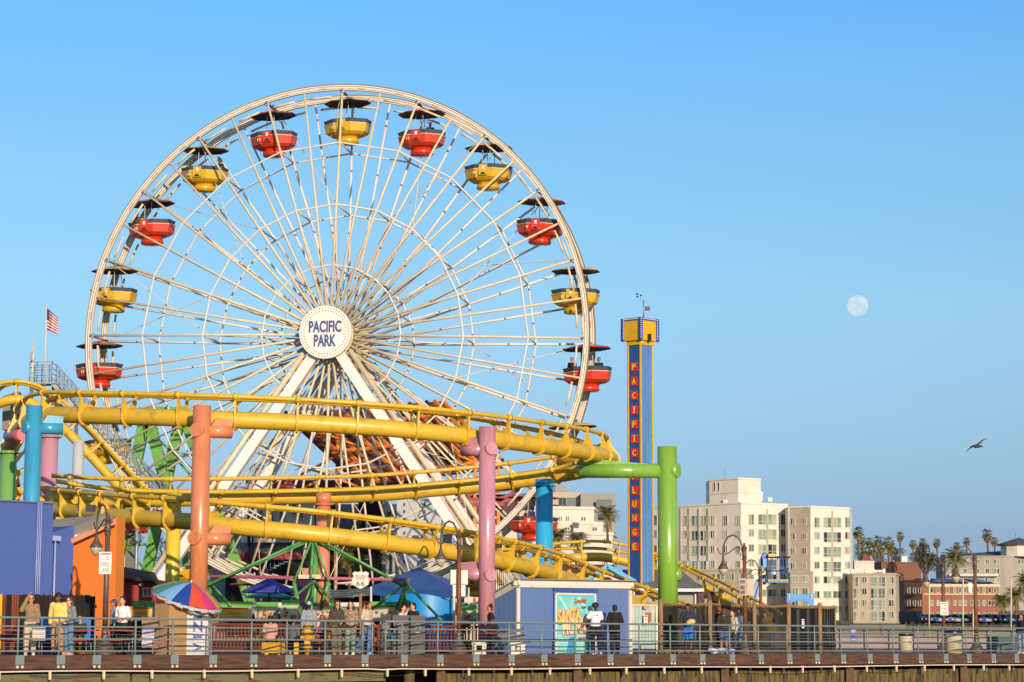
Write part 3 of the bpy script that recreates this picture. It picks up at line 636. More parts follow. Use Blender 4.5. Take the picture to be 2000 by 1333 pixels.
P(58, .9, 'person in a beige top shading the eyes with a raised hand, leftmost at the railing', rz=R(12), h=1.76, sk='light', top='8d6f4e', bot='b9a88c', hair='5b4a38', hs='short', shoes='d9d2c4', shades=True, sleeve=1, loose=.018, pose=dict(eR=(-.27, -.12, 1.30), wR=(-.10, -.17, 1.66), eL=(.23, .05, 1.12)))
P(112, 1.0, 'person in a pale yellow hoodie and black cap standing at the railing', rz=R(-8), h=1.82, sk='brown', top='d6bc63', bot='a5835e', hs='short', shoes='141414', hat=('cap', '1d1d1a'), shades=True, turn=-20, loose=.022, wide=1.05)
P(134, .8, 'person with long brown hair in a grey flowered blouse and light jeans', rz=R(-38), h=1.70, sk='light', top='8d9484/4d5a50', bot='5f7f97', hair='5a3418', hs='long', shoes='c9998a', shades=True, loose=.01, pose=dict(wL=(.12, -.26, 1.05), wR=(-.15, -.24, 1.0)))
P(156, 3.0, 'person with black hair sitting at the table in a dark green top', rz=R(-5), h=1.5, sk='light', top='20331d', bot='8a6a20', hs='short', base=SIT, shoes='7a4a30', z=.05)
P(238, 2.6, 'person with black hair in an open white shirt and dark trousers', rz=R(-25), h=1.77, sk='light', top='e2ddd4', bot='1b1a1c', hair='0c0a09', hs='short', sleeve=.9, shoes='0c0c0c', wide=1.1, pose=dict(eR=(-.25, .02, 1.15), wR=(-.10, -.24, 1.10), eL=(.25, .02, 1.15), wL=(.14, -.2, 1.06)))
P(221, 3.6, 'person in a violet cap standing half hidden behind the lamp post', rz=R(-60), h=1.70, sk='tan', top='8f93a5', bot='30303c', hs='short', hat=('cap', '5c4a6c'), shoes='222222')
P(527, 1.5, 'person seen from behind in a faded pink shirt sitting on the yellow bench', rz=R(175), h=1.62, sk='tan', top='c78d7e', bot='2a2a30', base=SIT, hair='1d110b', hs='short', wide=1.15, loose=.02)
P(571, 2.6, 'person in a grey patterned coat sitting with back to the railing', rz=R(160), h=1.6, sk='tan', top='66686a/33353a', bot='1a1c22', base=SIT, hair='120c0a', hs='short', loose=.02)
P(602, 2.5, 'person in a grey shirt and cap turned backwards leaning over the table', rz=R(195), h=1.72, sk='brown', top='878d95', bot='2a3442', hat=('capback', 'a5adb5'), hs='short', loose=.015, wide=1.1)
P(628, 2.3, 'child in a pink and white top standing by the hydrant', rz=R(10), h=1.28, sk='tan', top='cf9d92', bot='8c3a30', hair='3a2011', hs='long', sleeve=.5, legs=.45, shoes='333333')
P(657, .9, 'person with curly auburn hair in a brown tweed jacket and wide trousers', rz=R(25), h=1.72, sk='light', top='55432e/2c2219', bot='6b5c49', hair='47240f', hs='curly', shoes='b78a5a', shades=True, loose=.02, pose=dict(wL=(.1, -.2, 1.05)))
P(684, .8, 'person with dark hair in a leopard blouse and grey green trousers', rz=R(-5), h=1.72, sk='light', top='bd9c74/33231a', bot='76877a', hair='21130c', hs='long', shoes='e2ddd5', loose=.012, pose=dict(wL=(.2, -.14, .92), wR=(-.08, -.2, 1.02)))
P(716, .7, 'person in a beige shirt and ripped blue jeans stepping forward', rz=R(55), h=1.74, sk='tan', top='b5a68e', bot='5572a8', hair='2a1a12', hs='short', shoes='8fb0d6', loose=.015, sleeve=.8, pose=dict(kR=(-.10, .10, .50), aR=(-.11, .36, .16), head=(0, -.07, 1.60), eL=(.22, .02, 1.15), wL=(.2, -.18, .98)))
P(709, 3.4, 'person with black hair in a black top standing behind the beige shirt', rz=R(120), h=1.8, sk='tan', top='17181a', bot='20242e', hair='0d0a09', hs='short')
P(786, 3.1, 'person with dark hair in a pale top drinking from a cup behind the bins', rz=R(60), h=1.68, sk='light', top='c9b6a2', bot='333333', hair='140e0b', hs='short', pose=dict(eR=(-.2, -.15, 1.2), wR=(-.05, -.2, 1.5)))
P(807, 3.0, 'person in sunglasses and black shirt looking left behind the bins', rz=R(-35), h=1.76, sk='light', top='101113', bot='222222', hair='0e0b0a', hs='short', shades=True, turn=-30)
P(796, 4.6, 'person with a round afro behind the couple at the bins', rz=R(160), h=1.84, sk='dark', top='2b2b33', bot='222222', hair='0c0908', hs='afro')
P(957, 1.9, 'person with tied black hair in a black top turned left by the pink column', rz=R(-70), h=1.72, sk='tan', top='0e0e10', bot='131316', hair='0d0a09', hs='bun', sleeve=.6)
P(960, 1.0, 'person in a black hat sitting on the bench with folded arms', rz=R(20), h=1.72, sk='brown', top='131416', bot='1c2030', hs='short', base=SIT, hat=('brim', '0b0b0c'), pose=dict(wR=(.05, -.26, .76), wL=(-.02, -.28, .72), kL=(.17, -.46, .52), kR=(-.10, -.46, .56)), shoes='111111', sleeve=.5, wide=1.1)
P(1163, 1.7, 'person with curly black hair in a white T shirt and black trousers', rz=R(8), h=1.83, sk='dark', top='d8d3d6', bot='111112', hair='0a0807', hs='afro', shades=True, sleeve=.62, shoes='cfc9bf', wide=1.12, loose=.012, pose=dict(eR=(-.32, -.02, 1.18), wR=(-.46, -.10, .98), eL=(.27, .03, 1.14), wL=(.25, -.04, .88), aL=(.17, .02, .09), kL=(.15, -.02, .5), aR=(-.10, .02, .09)), logo=('* vibe', '3a4468'))
P(1201, 1.2, 'person seen from behind all in black with cropped hair looking down', rz=R(180), h=1.78, sk='brown', top='0f0f11', bot='0f0f12', hair='17100c', hs='short', shoes='0d0d0d', wide=1.12, loose=.018, pose=dict(eR=(-.27, -.02, 1.14), wR=(-.10, -.25, 1.15), eL=(.27, -.02, 1.14), wL=(.10, -.25, 1.15), head=(0, -.04, 1.61)))
uk = P(1344, 1.3, 'person in a navy palm print T shirt and bright blue shorts playing a small guitar', rz=R(-5), h=1.86, sk='brown', top='1a2a3d', bot='1463b8', legs=.46, hs='short', shoes='1a1a1a', hat=('capback', '141824'), sleeve=.75, wide=1.2, turn=-25, loose=.015, pose=dict(eR=(-.28, -.02, 1.16), wR=(-.12, -.25, 1.16), eL=(.29, -.02, 1.14), wL=(.10, -.27, 1.10)))
P(1404, 1.6, 'person with shaved head in a black shirt talking at the back of the group', rz=R(60), h=1.82, sk='brown', top='15171b', bot='20242e', hs=None, shoes='26384a', sleeve=.6)
P(1414, .9, 'person seen from behind in a dark brown jacket and denim shorts', rz=R(172), h=1.68, sk='tan', top='33261c', bot='3f5878', legs=.36, hair='5a3320', hs='bun', shoes='7f9dc4', loose=.03, wide=1.05)
P(1432, 1.6, 'person in a cream top and dark leggings holding a snack', rz=R(-50), h=1.66, sk='light', top='b9a58c', bot='3c3a3c', hair='2c180e', hs='short', shoes='9a8a90', pose=dict(wR=(.02, -.25, 1.08)))
P(1444, 1.9, 'person with a round black hairdo in a denim dungaree over a pale shirt', rz=R(-60), h=1.72, sk='dark', top='56708f', bot='45618a', hair='0b0908', hs='afro', shoes='8f7aa0', loose=.012)
P(1996, .8, 'person in black at the far right end of the railing', rz=R(-40), h=1.70, sk='tan', top='101114', bot='7a8ea8', hair='1a0f0a', hs='short', shoes='c5b7a8')

# small things people hold
def small(name, label, cat, m, mats, loc): o = m.build(name, mats, None, loc); return tag(o, label, cat)
p = dk(1344, 1.0, 1.18); t = thing('small_guitar', 'small pale wooden guitar held by the person in the navy shirt', 'ukulele', p)
m = MB(); m.ell(p+Vector((.13, -.05, .02)), (.15, .05, .11), 14, 8); m.ell(p+Vector((.03, -.05, -.02)), (.1, .045, .085), 14, 8); m.build('body', M('pale_wood', 'c69a5c', .4), t)
m = MB(); m.beam(p+Vector((.0, -.06, -.02)), p+Vector((-.30, -.1, -.08)), .045, .03); m.box(p+Vector((-.34, -.1, -.09)), (.1, .03, .06)); m.build('neck', M('neck_wood', '5a3c22', .5), t)
p = dk(1408, .5, .1); m = MB(); m.smooth = True
for i in range(9): m.ell(p+Vector((random.uniform(-.35, .4), random.uniform(-.1, .1), random.uniform(-.02, .06))), (.17, .12, .09), 8, 6)
small('beach_bag', 'crumpled blue and white bag on the deck by the brown jacket', 'bag', m, M('bag_cloth', '6f95c4', .8, 0, .5, 6, c2='d2d8de'), p)
p = dk(75, .25, .62); m = MB(); m.box(p, (.42, .03, .42), RA); m.m = 1; m.box(p-EN*.018, (.4, .01, .012), RA); m.box(p-EN*.018+Z*-.14, (.38, .01, .03), RA)
small('notice_board', 'blank white notice board hanging on the railing by the beige top', 'notice', m, [white, grey], p)
# ================================================================ STREET LAMPS
bronze = wear('lamp_bronze', '5c5348', '6b3a22', .5, 3, .5, .62, metal=.3); rust = wear('lamp_rust', '6b3a20', '7a4b30', .65, 4, .45, .6)
def lamp(x, Y, k, label, z0=0, mat=None, sign=None, rz=0, globe='b0a58c'):
    p = Vector((xat(x, Y, 1200), Y, z0)); t = thing('street_lamp', label, 'street lamp', p, 'hooked street lamps on the pier'); mat = mat or bronze
    m = MB(); m.lathe(p, [(.34, 0), (.34, .05), (.31, .08), (.29, .2), (.19, .36), (.15, .42), (.13, .5), (.10, .7), (.09, .8)], 20); m.build('base', bronze, t)
    m = MB(); m.tube(p+Z*.7, p+Z*3.6, .085, .075, n=16); m.build('post', mat, t)
    m = MB(); m.tube(p+Z*3.6, p+Z*4.05, .085, n=16)
    for z, r in [(3.62, .11), (3.75, .10), (4.05, .12), (4.12, .07), (4.2, .05)]: m.ell(p+Z*z, (r, r, .05), 12, 6)
    c = math.cos(rz); s = math.sin(rz); L = lambda a, z: p+Vector((-a*c, -a*s, z))
    m.sweep([L(.05, 3.75), L(.07, 4.05), L(.14, 4.3), L(.27, 4.48), L(.44, 4.55), L(.61, 4.48), L(.74, 4.3), L(.81, 4.05), L(.82, 3.8), L(.82, 3.6)], .034, 8)
    m.sweep([L(.05, 3.7), L(.08, 3.92), L(.17, 4.06), L(.28, 4.08), L(.42, 3.99), L(.6, 3.86), L(.78, 3.78), L(.92, 3.82), L(1.0, 3.92), L(1.03, 4.04)], .022, 7)
    m.sweep([L(.18+.09*math.cos(q*.6)*(1-q*.07), 3.78+.09*math.sin(q*.6)*(1-q*.07)) for q in range(10)], .014, 6)
    m.build('arm', mat if mat is bronze else bronze, t)
    q = L(.82, 3.6); m = MB(); m.lathe(q, [(.20, -.36), (.19, -.3), (.12, -.2), (.07, -.1), (.05, 0), (.02, .04)], 20); hd = m.build('lamp_head', bronze, t)
    m = MB(); m.lathe(q, [(.01, -.62), (.07, -.60), (.14, -.5), (.18, -.42), (.19, -.36), (.1, -.34)], 20); m.build('globe', M('globe_'+globe, globe, .25, 0, .1), hd)
    return t
def signplate(par, c, wd, hh, rows, rz=0, face='e4ddd2', name='sign'):
    ux = Vector((math.cos(rz), math.sin(rz), 0)); un = Vector((math.sin(rz), -math.cos(rz), 0)); c = Vector(c)
    m = MB(); m.box(c, (wd, .012, hh), rz); s = m.build(name, M('sign_'+face, face, .5, 0, .03), par)
    for body, dz, h_, w_, cc in rows:
        if body == '-': m = MB(); m.box(c+un*.01+Z*dz, (w_, .006, h_), rz); m.build('stripe', M('ink_'+cc, cc, .6), s)
        else: text('sign_text', body, M('ink_'+cc, cc, .6), s, c+un*.01+Z*dz, ux, Z, h_, w_, .01, .01)
    return s
LY = lambda x, d: dk(x, d).y
l1 = lamp(206, LY(206, .9), 1, 'hooked lamp by the orange wall with a fire lane sign on its post', rz=R(-56))
pr = l1.location; signplate(l1, pr+Vector((-.03, -.1, 2.75)), .36, .66, [('-', .27, .05, .3, 'b83a34'), ('NO STOPPING', .18, .045, .3, '8a4a4a'), ('ANY TIME', .1, .045, .26, '8a4a4a'), ('FIRE', -.04, .15, .27, 'b02c2c'), ('LANE', -.22, .15, .27, 'b02c2c')], R(8))
l2 = lamp(896, LY(896, .9), 1, 'hooked lamp in front of the blue tent with two white signs seen from the back', mat=rust, rz=R(-38))
for dx in (-.16, .17): m = MB(); m.box(l2.location+Vector((dx, .08, 2.62)), (.26, .02, .5)); m.box(l2.location+Vector((dx*.8, .08, 2.18)), (.17, .02, .42)); m.build('sign', white, l2)
l3 = lamp(1455, LY(1455, 1.0), 1, 'rusty hooked lamp beside the group of people with a pink lettered sign', mat=rust, rz=R(-10))
signplate(l3, l3.location+Vector((-.08, -.12, 2.55)), .34, .66, [('FIRE', -.02, .14, .25, 'a04a50'), ('LANE', -.2, .14, .25, 'a04a50'), ('-', .2, .12, .24, 'a98a90')], R(-50)); m = MB(); m.box(l3.location+Vector((.19, .06, 2.55)), (.36, .02, .62), R(12)); m.build('sign', M('sign_back', 'a99a84', .5), l3)
lamp(1486, 112, 1, 'smaller hooked lamp farther back, just right of the rusty lamp', mat=rust, z0=-.05)
l5 = lamp(1843, 107, 1, 'hooked lamp with a red FIRE LANE sign in front of the brick building', mat=rust, z0=.05, rz=R(-28))
signplate(l5, l5.location+Vector((.02, -.1, 2.0)), .36, .62, [('-', .25, .05, .3, 'b83a34'), ('NO STOPPING', .14, .05, .3, 'b05050'), ('FIRE', -.02, .13, .27, 'b02c2c'), ('LANE', -.2, .13, .27, 'b02c2c')], 0)
l6 = lamp(1906, LY(1906, .9), 1, 'rusty hooked lamp nearest the right end of the railing', mat=rust)
m = MB(); m.box(l6.location+Vector((-.2, .06, 2.78)), (.15, .02, .42)); m.build('sign', white, l6)
# ================================================================ ROUTE SIGN
p = dk(703, 2.4); t = thing('route_sign', 'white shield sign reading historic route 66 on a wooden post', 'sign', p)
m = MB(); m.tube(p, p+Z*2.05, .05, n=10); m.build('post', M('sign_post_wood', '8a6a44', .8), t)
zc = zat(703, 1133, p.y); c = Vector((p.x, p.y-.08, zc))
sh = [(-.18, .28), (-.09, .25), (0, .29), (.09, .25), (.18, .28), (.27, .22), (.24, .12), (.29, -.02), (.26, -.16), (.12, -.24), (0, -.31), (-.12, -.24), (-.26, -.16), (-.29, -.02), (-.24, .12), (-.27, .22)]
m = MB(); m.prism([c+Vector((a*1.03, 0, b*1.02)) for a, b in sh], (0, .02, 0)); m.m = 1; m.prism([c+Vector((a*.95, -.006, b*.95)) for a, b in sh], (0, .01, 0)); m.m = 2; m.prism([c+Vector((a*.91, -.012, b*.91)) for a, b in sh], (0, .01, 0)); s = m.build('shield', [white, M('sign_brown', '6e5a3a', .6), M('shield_face', 'd8cfc0', .5, 0, .02)], t)
bt = M('shield_text', '51503f', .6)
text('sign_text', 'HISTORIC', bt, s, c+Vector((0, -.02, .14)), (1, 0, 0), Z, .075, .38, .01, .01); text('sign_text', 'ROUTE', bt, s, c+Vector((0, -.02, .03)), (1, 0, 0), Z, .075, .28, .01, .01)
text('sign_text', '66', bt, s, c+Vector((0, -.02, -.12)), (1, 0, 0), Z, .17, .29, .01, .012); m = MB(); m.box(c+Vector((0, -.018, .085)), (.46, .006, .012)); m.build('divider_line', bt, s)
# ================================================================ KIOSK + UMBRELLA
ka = dk(301, .75); t = thing('vendor_stand', 'tall brown cardboard stand with a white lettered banner under the rainbow umbrella', 'stand', ka)
def col_box(x0, x1, d0, d1, z0, z1, mat, name, par):
    a, b = dk(x0, d0), dk(x1, d1); m = MB(); m.prism([a+Z*z0, b+Z*z0, b+Z*z1, a+Z*z1], Vector((0, .75, 0))); return m.build(name, mat, par)
kt = 1.56
a, b, c, d = dk(301, 1.25), dk(329, .8), dk(364, .75), dk(405, .85)
car = M('cardboard', 'a57c4e', .85, 0, .08, 2); card = M('cardboard_darker', '8f6f50', .85, 0, .08, 2)
m = MB(); m.prism([a, b, b+Z*kt, a+Z*kt], Vector((.2, .5, 0))); m.build('side_panel', card, t)
m = MB(); m.prism([b, c, c+Z*kt, b+Z*kt], Vector((0, .5, 0))); m.build('front_panel', car, t)
m = MB(); m.prism([c+Vector((.003, -.01, 0)), d, d+Z*kt, c+Vector((.003, -.01, kt))], Vector((0, .5, 0))); bn = m.build('banner', M('banner_white', 'd9d2ca', .6, 0, .03), t)
m = MB(); q = dk(425, 1.3); m.prism([d+Vector((.03, .3, 1.0)), q+Z*1.0, q+Z*1.45, d+Vector((.03, .3, 1.45))], Vector((0, .3, 0))); m.build('back_box', card, t)
ux = (d-c).normalized(); un = Vector((ux.y, -ux.x, 0)); mid = c+(d-c)*.5+un*.03
for ch, zc_, hh, cc in [('V', .23, .30, '5b7ec4'), ('I', .56, .08, '5a78bf'), ('Z', .87, .36, '5a62b8'), ('I', 1.16, .08, '4d6f9c'), ('O', 1.42, .30, '7d6fb0')]:
    text('banner_letter', ch, M('ink_'+cc, cc, .6), bn, mid+Z*zc_, Z, -ux, .36, hh, .01, .02)
# umbrella
uc = dk(371, 1.0); ub = thing('beach_umbrella', 'rainbow striped beach umbrella over the cardboard stand', 'umbrella', uc)
zt = zat(371, 1138, uc.y); ap = Vector((uc.x, uc.y, zt)); til = Matrix.Rotation(R(17), 3, 'Y') @ Matrix.Rotation(R(12), 3, 'X')
cols = ['1c3f96', 'b8401f', 'b8356a', 'a08c2c', 'b0603a', '4f8a4c', '2a4a8c', 'a04020', 'a83a66', '8a9a3c', '5f8f50', '3f6a7c', '6a98b8'][::1]
cols = ['163a8c', 'c8472a', 'bf3268', 'a6932f', 'b8663c', '5d9a5a', '2c56a0', 'b04828', 'b8386a', '88a83c', '4a7a78', '6f9fc0']
n = 12; RR = 1.12
def up_(k, r): a = R(-105)+2*math.pi*k/n; z = -.50*(r/RR)**1.6; return ap+til @ Vector((r*math.cos(a), r*math.sin(a)*.95, z))
for k in range(n):
    m = MB(); prof = [0, .25, .5, .75, 1.0]
    for i in range(4):
        r0, r1 = RR*prof[i], RR*prof[i+1]; m.smooth = True
        mid0, mid1 = up_(k+.5, r0*.97), up_(k+.5, r1*.965)
        m.quad(up_(k, r0), up_(k, r1), mid1, mid0); m.quad(mid0, mid1, up_(k+1, r1), up_(k+1, r0))
    for v_ in list(m.v): pass
    N0 = len(m.v); m.v += [v-Z*.012 for v in m.v]; m.f += [[q+N0 for q in reversed(f)] for f in m.f[:]]; m.mi *= 2; m.sm *= 2
    m.build('canopy_panel', M('panel_'+cols[k], cols[k], .6, 0, .05), ub, fixn=False)
m = MB(); m.smooth = True
for k in range(n*3):
    a, b = up_(k/3, RR), up_((k+1)/3, RR); dr = Z*(-.07-.03*(k % 2)); o = (a-ap)*.01; m.quad(a, b, b+dr+o, a+dr+o)
m.build('scalloped_fringe', M('fringe', 'c9c3b4', .8, 0, .5, 20, c2='6d6f86'), ub)
m = MB(); m.tube(ap+Z*.05, Vector((uc.x+.1, uc.y+.1, 0)), .02, n=8); m.ell(ap+Z*.04, .035, 8, 6); m.build('pole', white, ub)
# banner board at left of stand
p = dk(289, .6, .5); t = thing('folding_sign', 'small grey and white lettered board standing by the cardboard stand', 'sign board', p)
m = MB(); m.box(p+Z*.03, (.36, .03, .52)); b_ = m.build('board', M('board_pale', 'b9b2bd', .6), t); m = MB(); m.box(p+Vector((0, -.02, .27)), (.36, .01, .05)); m.box(p+Vector((0, -.02, .0)), (.36, .01, .02)); m.m = 1; m.box(p+Vector((-.175, -.02, .03)), (.02, .01, .52)); m.build('border', [M('board_blue', '5a6aa8', .6), M('board_pink', 'd1b0b5', .6)], b_)
m = MB()
for i in range(6): m.box(p+Vector((-.12+i*.05, -.02, .15)), (.015, .008, .07 if i % 2 else .04)); m.box(p+Vector((-.12+i*.05, -.021, .13+.03*(i % 3))), (.035, .008, .012))
m.build('lettering', M('board_ink', '3a3640', .7), b_)
m = MB(); m.box(p+Vector((.05, .1, .5)), (.5, .3, .28)); m.box(p+Vector((.08, .1, -.25)), (.5, .4, .06)); m.tube(p+Vector((.15, 0, -.5)), p+Vector((.15, 0, 0)), .03, n=6); m.build('frame', card, t)
# ================================================================ HYDRANT, BENCHES, BINS, BOXES
p = dk(600, .75); t = thing('fire_hydrant', 'bright yellow fire hydrant behind the railing', 'hydrant', p); hy = M('hydrant_yellow', 'd29a08', .4, 0, .08)
m = MB(); m.lathe(p, [(.08, 0), (.08, .2), (.17, .21), (.17, .25), (.11, .27), (.105, .68), (.15, .69), (.15, .74), (.12, .76), (.11, .86), (.06, .92), (.05, .99), (.02, 1.0)], 20); m.build('barrel', hy, t)
m = MB()
for s in (-1, 1): m.tube(p+Z*.55, p+Z*.55+Vector((s*.2, 0, 0)), .06, n=12); m.tube(p+Z*.55+Vector((s*.17, 0, 0)), p+Z*.55+Vector((s*.21, 0, 0)), .08, n=6)
m.tube(p+Z*.38, p+Z*.38+Vector((0, -.18, 0)), .075, n=12); m.tube(p+Z*.72, p+Z*.72+Vector((.17, 0, 0)), .05, n=10); m.tube(p+Z*.72, p+Z*.72-Vector((.17, 0, 0)), .05, n=10); m.build('outlet', hy, t)
p = dk(534, 1.1); t = thing('yellow_bench', 'solid yellow bench block with a person in pink sitting on it', 'bench', p)
m = MB(); m.box(p+Z*.22, (.62, .42, .34), R(-20)); m.build('seat_block', hy, t); m = MB(); [m.box(p+Vector((s, 0, .025)), (.1, .3, .05)) for s in (-.2, .2)]; m.build('foot', hy, t)
p = dk(579, 1.0); t = thing('yellow_bollard', 'short square yellow bollard left of the hydrant', 'bollard', p)
m = MB(); m.box(p+Z*.2, (.15, .15, .38)); m.build('block', hy, t); m = MB(); m.ell(p+Vector((-.2, 0, .06)), .05, 8, 6); m.build('bolt_cap', hy, t)
def bench(x, label, back=True):
    p = dk(x, .9); t = thing('bench', label, 'bench', p, 'benches with white concrete legs')
    for s in (-.92, .42):
        m = MB(); q = p+Vector((s, 0, 0)); m.box(q+Z*.36, (.52, .42, .1)); m.box(q+Vector((-.17, 0, .16)), (.14, .4, .32)); m.box(q+Vector((.17, 0, .16)), (.14, .4, .32)); m.box(q+Vector((0, .05, .04)), (.5, .3, .08)); m.build('leg', M('bench_white', 'd2c6b4', .7), t)
    m = MB()
    for k in range(3): m.box(p+Vector((-.25, -.16+k*.16, .44)), (2.2, .12, .05))
    m.build('seat', M('bench_wood', '5a4636', .8), t)
    m = MB(); m.box(p+Vector((.12, .26, .62)), (1.1, .04, .14)); m.box(p+Vector((.12, .26, .82)), (1.1, .04, .12)); m.build('backrest', M('bench_grey', '6d6a60', .8), t)
    m = MB(); [m.box(p+Vector((s, .3, .6)), (.06, .05, .6)) for s in (-.4, .6)]; m.build('back_post', M('bench_wood', '5a4636'), t)
bench(988, 'grey slatted bench on white legs beside the blue booth')
def bin_(x0, x1, d, h, mat, label, lid, logo=True, face=None):
    a, b = dk(x0, d), dk(x1, d); wd = b.x-a.x; p = Vector(((a.x+b.x)/2, (a.y+b.y)/2, 0)); t = thing('recycling_bin', label, 'bin', p, 'tall square bins')
    m = MB(); m.box(p+Z*(h*.5-.02), (wd, .6, h-.05)); bd = m.build('body', mat, t); m = MB(); m.box(p+Z*(h-.02), (wd+.04, .64, .09)); m.build('lid', lid, t)
    m = MB()
    for k in range(1, 7): m.box(p+Vector((0, -.303, h*k/7-.03)), (wd*.96, .008, .012))
    m.build('slat_line', dark, bd)
    if logo:
        m = MB(); c = p+Vector((0, -.31, .72*h)); m.sweep([c+Vector((.1*math.cos(q), 0, .1*math.sin(q))) for q in [k*2*math.pi/18 for k in range(18)]], .012, 5, closed=True); m.box(c+Vector((-.03, 0, 0)), (.03, .01, .09), M4=Matrix.Rotation(.6, 3, 'Y')); m.box(c+Vector((.04, 0, 0)), (.03, .01, .09), M4=Matrix.Rotation(-.6, 3, 'Y')); m.box(c-Z*.19, (.14, .008, .05)); m.build('logo', M('logo_pale', '9aa09c', .6), bd)
bing = M('bin_grey', '54514c', .7, 0, .1, 4)
bin_(744, 764, 1.3, 1.30, M('bin_black', '141416', .5), 'black bin with a white mark beside the grey bins', dark)
bin_(768, 799, .75, 1.27, bing, 'grey bin with a recycling logo behind the railing, left one of the pair', bing)
bin_(802, 831, .75, 1.27, bing, 'grey bin with a round logo behind the railing, right one of the pair', bing)
def can(x, d, r, h, label, lidc):
    p = dk(x, d); t = thing('litter_bin', label, 'litter bin', p, 'round cream litter bins'); cr = M('can_cream', 'b5a484', .7, 0, .1, 4)
    m = MB(); m.lathe(p, [(r*.9, 0), (r, .03), (r, h*.8), (r*.97, h*.82), (r*.5, h*.82)], 26); b_ = m.build('body', cr, t)
    m = MB(); m.lathe(p, [(r*1.0, h*.81), (r*1.05, h*.85), (r*1.05, h*.97), (r*.9, h), (.05, h)], 26); m.build('lid', M('lid_'+lidc, lidc, .35), t)
    m = MB(); m.tube(p+Vector((r*.5, -r*.87, h*.5)), p+Vector((r*.52, -r*.9, h*.5)), .07, n=14); m.build('emblem', M('emblem_blue', '6a7f8c', .6), b_)
can(1769, 10.5, .33, .95, 'round cream litter bin with a black lid, farther one', '12100c'); can(1862, 1.5, .37, .98, 'round cream litter bin with a navy lid close to the railing', '0e1a26')
p = dk(1958, 3.0); t = thing('waste_container', 'dark teal rectangular waste container near the right end', 'container', p)
m = MB(); m.box(p+Vector((-.1, 0, .38)), (1.0, .7, .74)); m.build('body', M('teal_dark', '123c40', .6), t); m = MB(); m.box(p+Vector((.65, 0, .38)), (.5, .7, .74)); m.build('end_panel', M('navy_dark', '0d2240', .6), t)
# tables and chairs at left
def tset(x, d, label, chairs=True):
    p = dk(x, d); t = thing('cafe_table', label, 'table', p, 'red tables along the fence')
    rt = M('table_red', '8e1a12', .5); m = MB(); m.box(p+Z*.74, (1.0, .6, .04)); m.build('tabletop', rt, t)
    for sx_ in (-.42, .42): m = MB(); m.tube(p+Vector((sx_, 0, 0)), p+Vector((sx_, 0, .73)), .025, n=8); m.build('leg', grey, t)
    m = MB(); m.box(p+Vector((0, -.5, .44)), (1.0, .28, .04)); m.build('bench_seat', rt, t)
    m = MB(); [m.tube(p+Vector((s, -.5, 0)), p+Vector((s, -.5, .43)), .02, n=6) for s in (-.4, .4)]; m.build('bench_frame', grey, t)
tset(15, 3.0, 'red table at the left edge of the picture'); tset(158, 2.4, 'red table in front of the seated person in green'); tset(232, 2.3, 'red table in front of the white shirt'); tset(632, 2.2, 'red table beside the child in pink')
def chair(x, d, label, c='1f62a8', rz=0):
    p = dk(x, d); t = thing('blue_chair', label, 'chair', p, 'blue chairs by the fence'); mt = M('chair_'+c, c, .5)
    A_ = lambda a, b, z: p+Matrix.Rotation(rz, 3, 'Z') @ Vector((a, b, z))
    m = MB(); m.box(A_(0, 0, .44), (.46, .46, .05), rz); m.build('seat', mt, t); m = MB(); m.box(A_(0, .24, .8), (.5, .05, .6), rz); m.build('backrest', mt, t)
    for a, b in ((-.2, -.2), (.2, -.2), (-.2, .2), (.2, .2)): m = MB(); m.tube(A_(a, b, 0), A_(a, b, .44), .02, n=6); m.build('leg', grey, t)
chair(92, 2.6, 'blue chair partly hidden behind the yellow hoodie'); chair(158, 3.5, 'blue chair behind the person in green')
# ================================================================ BLUE BOOTH
c0, c1 = dk(1009, 2.3), dk(1231, 2.3); dp = EN*2.1
t = thing('blue_booth', 'blue wooden booth with white trim and a mural door', 'booth', c0)
bw = M('booth_blue', '566e9a', .6, 0, .07, 1.5); dL = (c1-c0).length
sl = wear('siding_blue', '5b76a4', '6681ae', .6, 1, .45, .7)
m = MB(); hL = zat(1009, 1143, c0.y); hR = zat(1231, 1146, c1.y); hB = hL-.85
m.add([c0, c1, c1+dp, c0+dp, c0+Z*hL, c1+Z*hR, c1+dp+Z*hB, c0+dp+Z*hB], [(0, 1, 5, 4), (1, 2, 6, 5), (2, 3, 7, 6), (3, 0, 4, 7), (4, 5, 6, 7)]); wall = m.build('wall', bw, t)
m = MB()
for k in range(1, 40):
    q = c0+(c1-c0)*(k/40)-EN*.004; hh = hL+(hR-hL)*k/40
    m.box(q+Z*hh/2, (.022, .012, hh), RA)
for k in range(1, 30): q = c0+dp*(k/30)-EU*.004; hh = hL+(hB-hL)*k/30; m.box(q+Z*hh/2, (.012, .022, hh), RA)
m.build('siding_batten', sl, wall)
def edge(p0, p1, wd=.14, th=.06):
    m = MB(); m.beam(p0, p1, th, wd); m.build('trim', white, t)
edge(c0-EN*.04-EU*.18+Z*(hL+.1), c1-EN*.04+EU*.12+Z*(hR+.1), .22, .09); edge(c0-EN*.045+EU*.0+Z*(hL-.03), c1-EN*.045+Z*(hR-.03), .1, .05)
edge(c0-EU*.05-EN*.2+Z*(hL+.1), c0-EU*.05+dp+Z*(hB+.1), .22, .09)
for q, s in ((c0, 1), (c1, -1)): m = MB(); m.box(q-EN*.03+EU*.03*s+Z*(hL/2-.05), (.13, .09, hL-.1), RA); m.build('trim', white, t)
m = MB(); m.prism([c0-EN*.22-EU*.2+Z*(hL+.2), c1-EN*.22+EU*.15+Z*(hR+.2), c1+dp+EU*.15+Z*(hB+.2), c0+dp-EU*.2+Z*(hB+.2)], Z*.03); m.build('roof', M('roof_grey', '8a8478', .8), t)
f = lambda x: (x-1009)/(1231-1009)
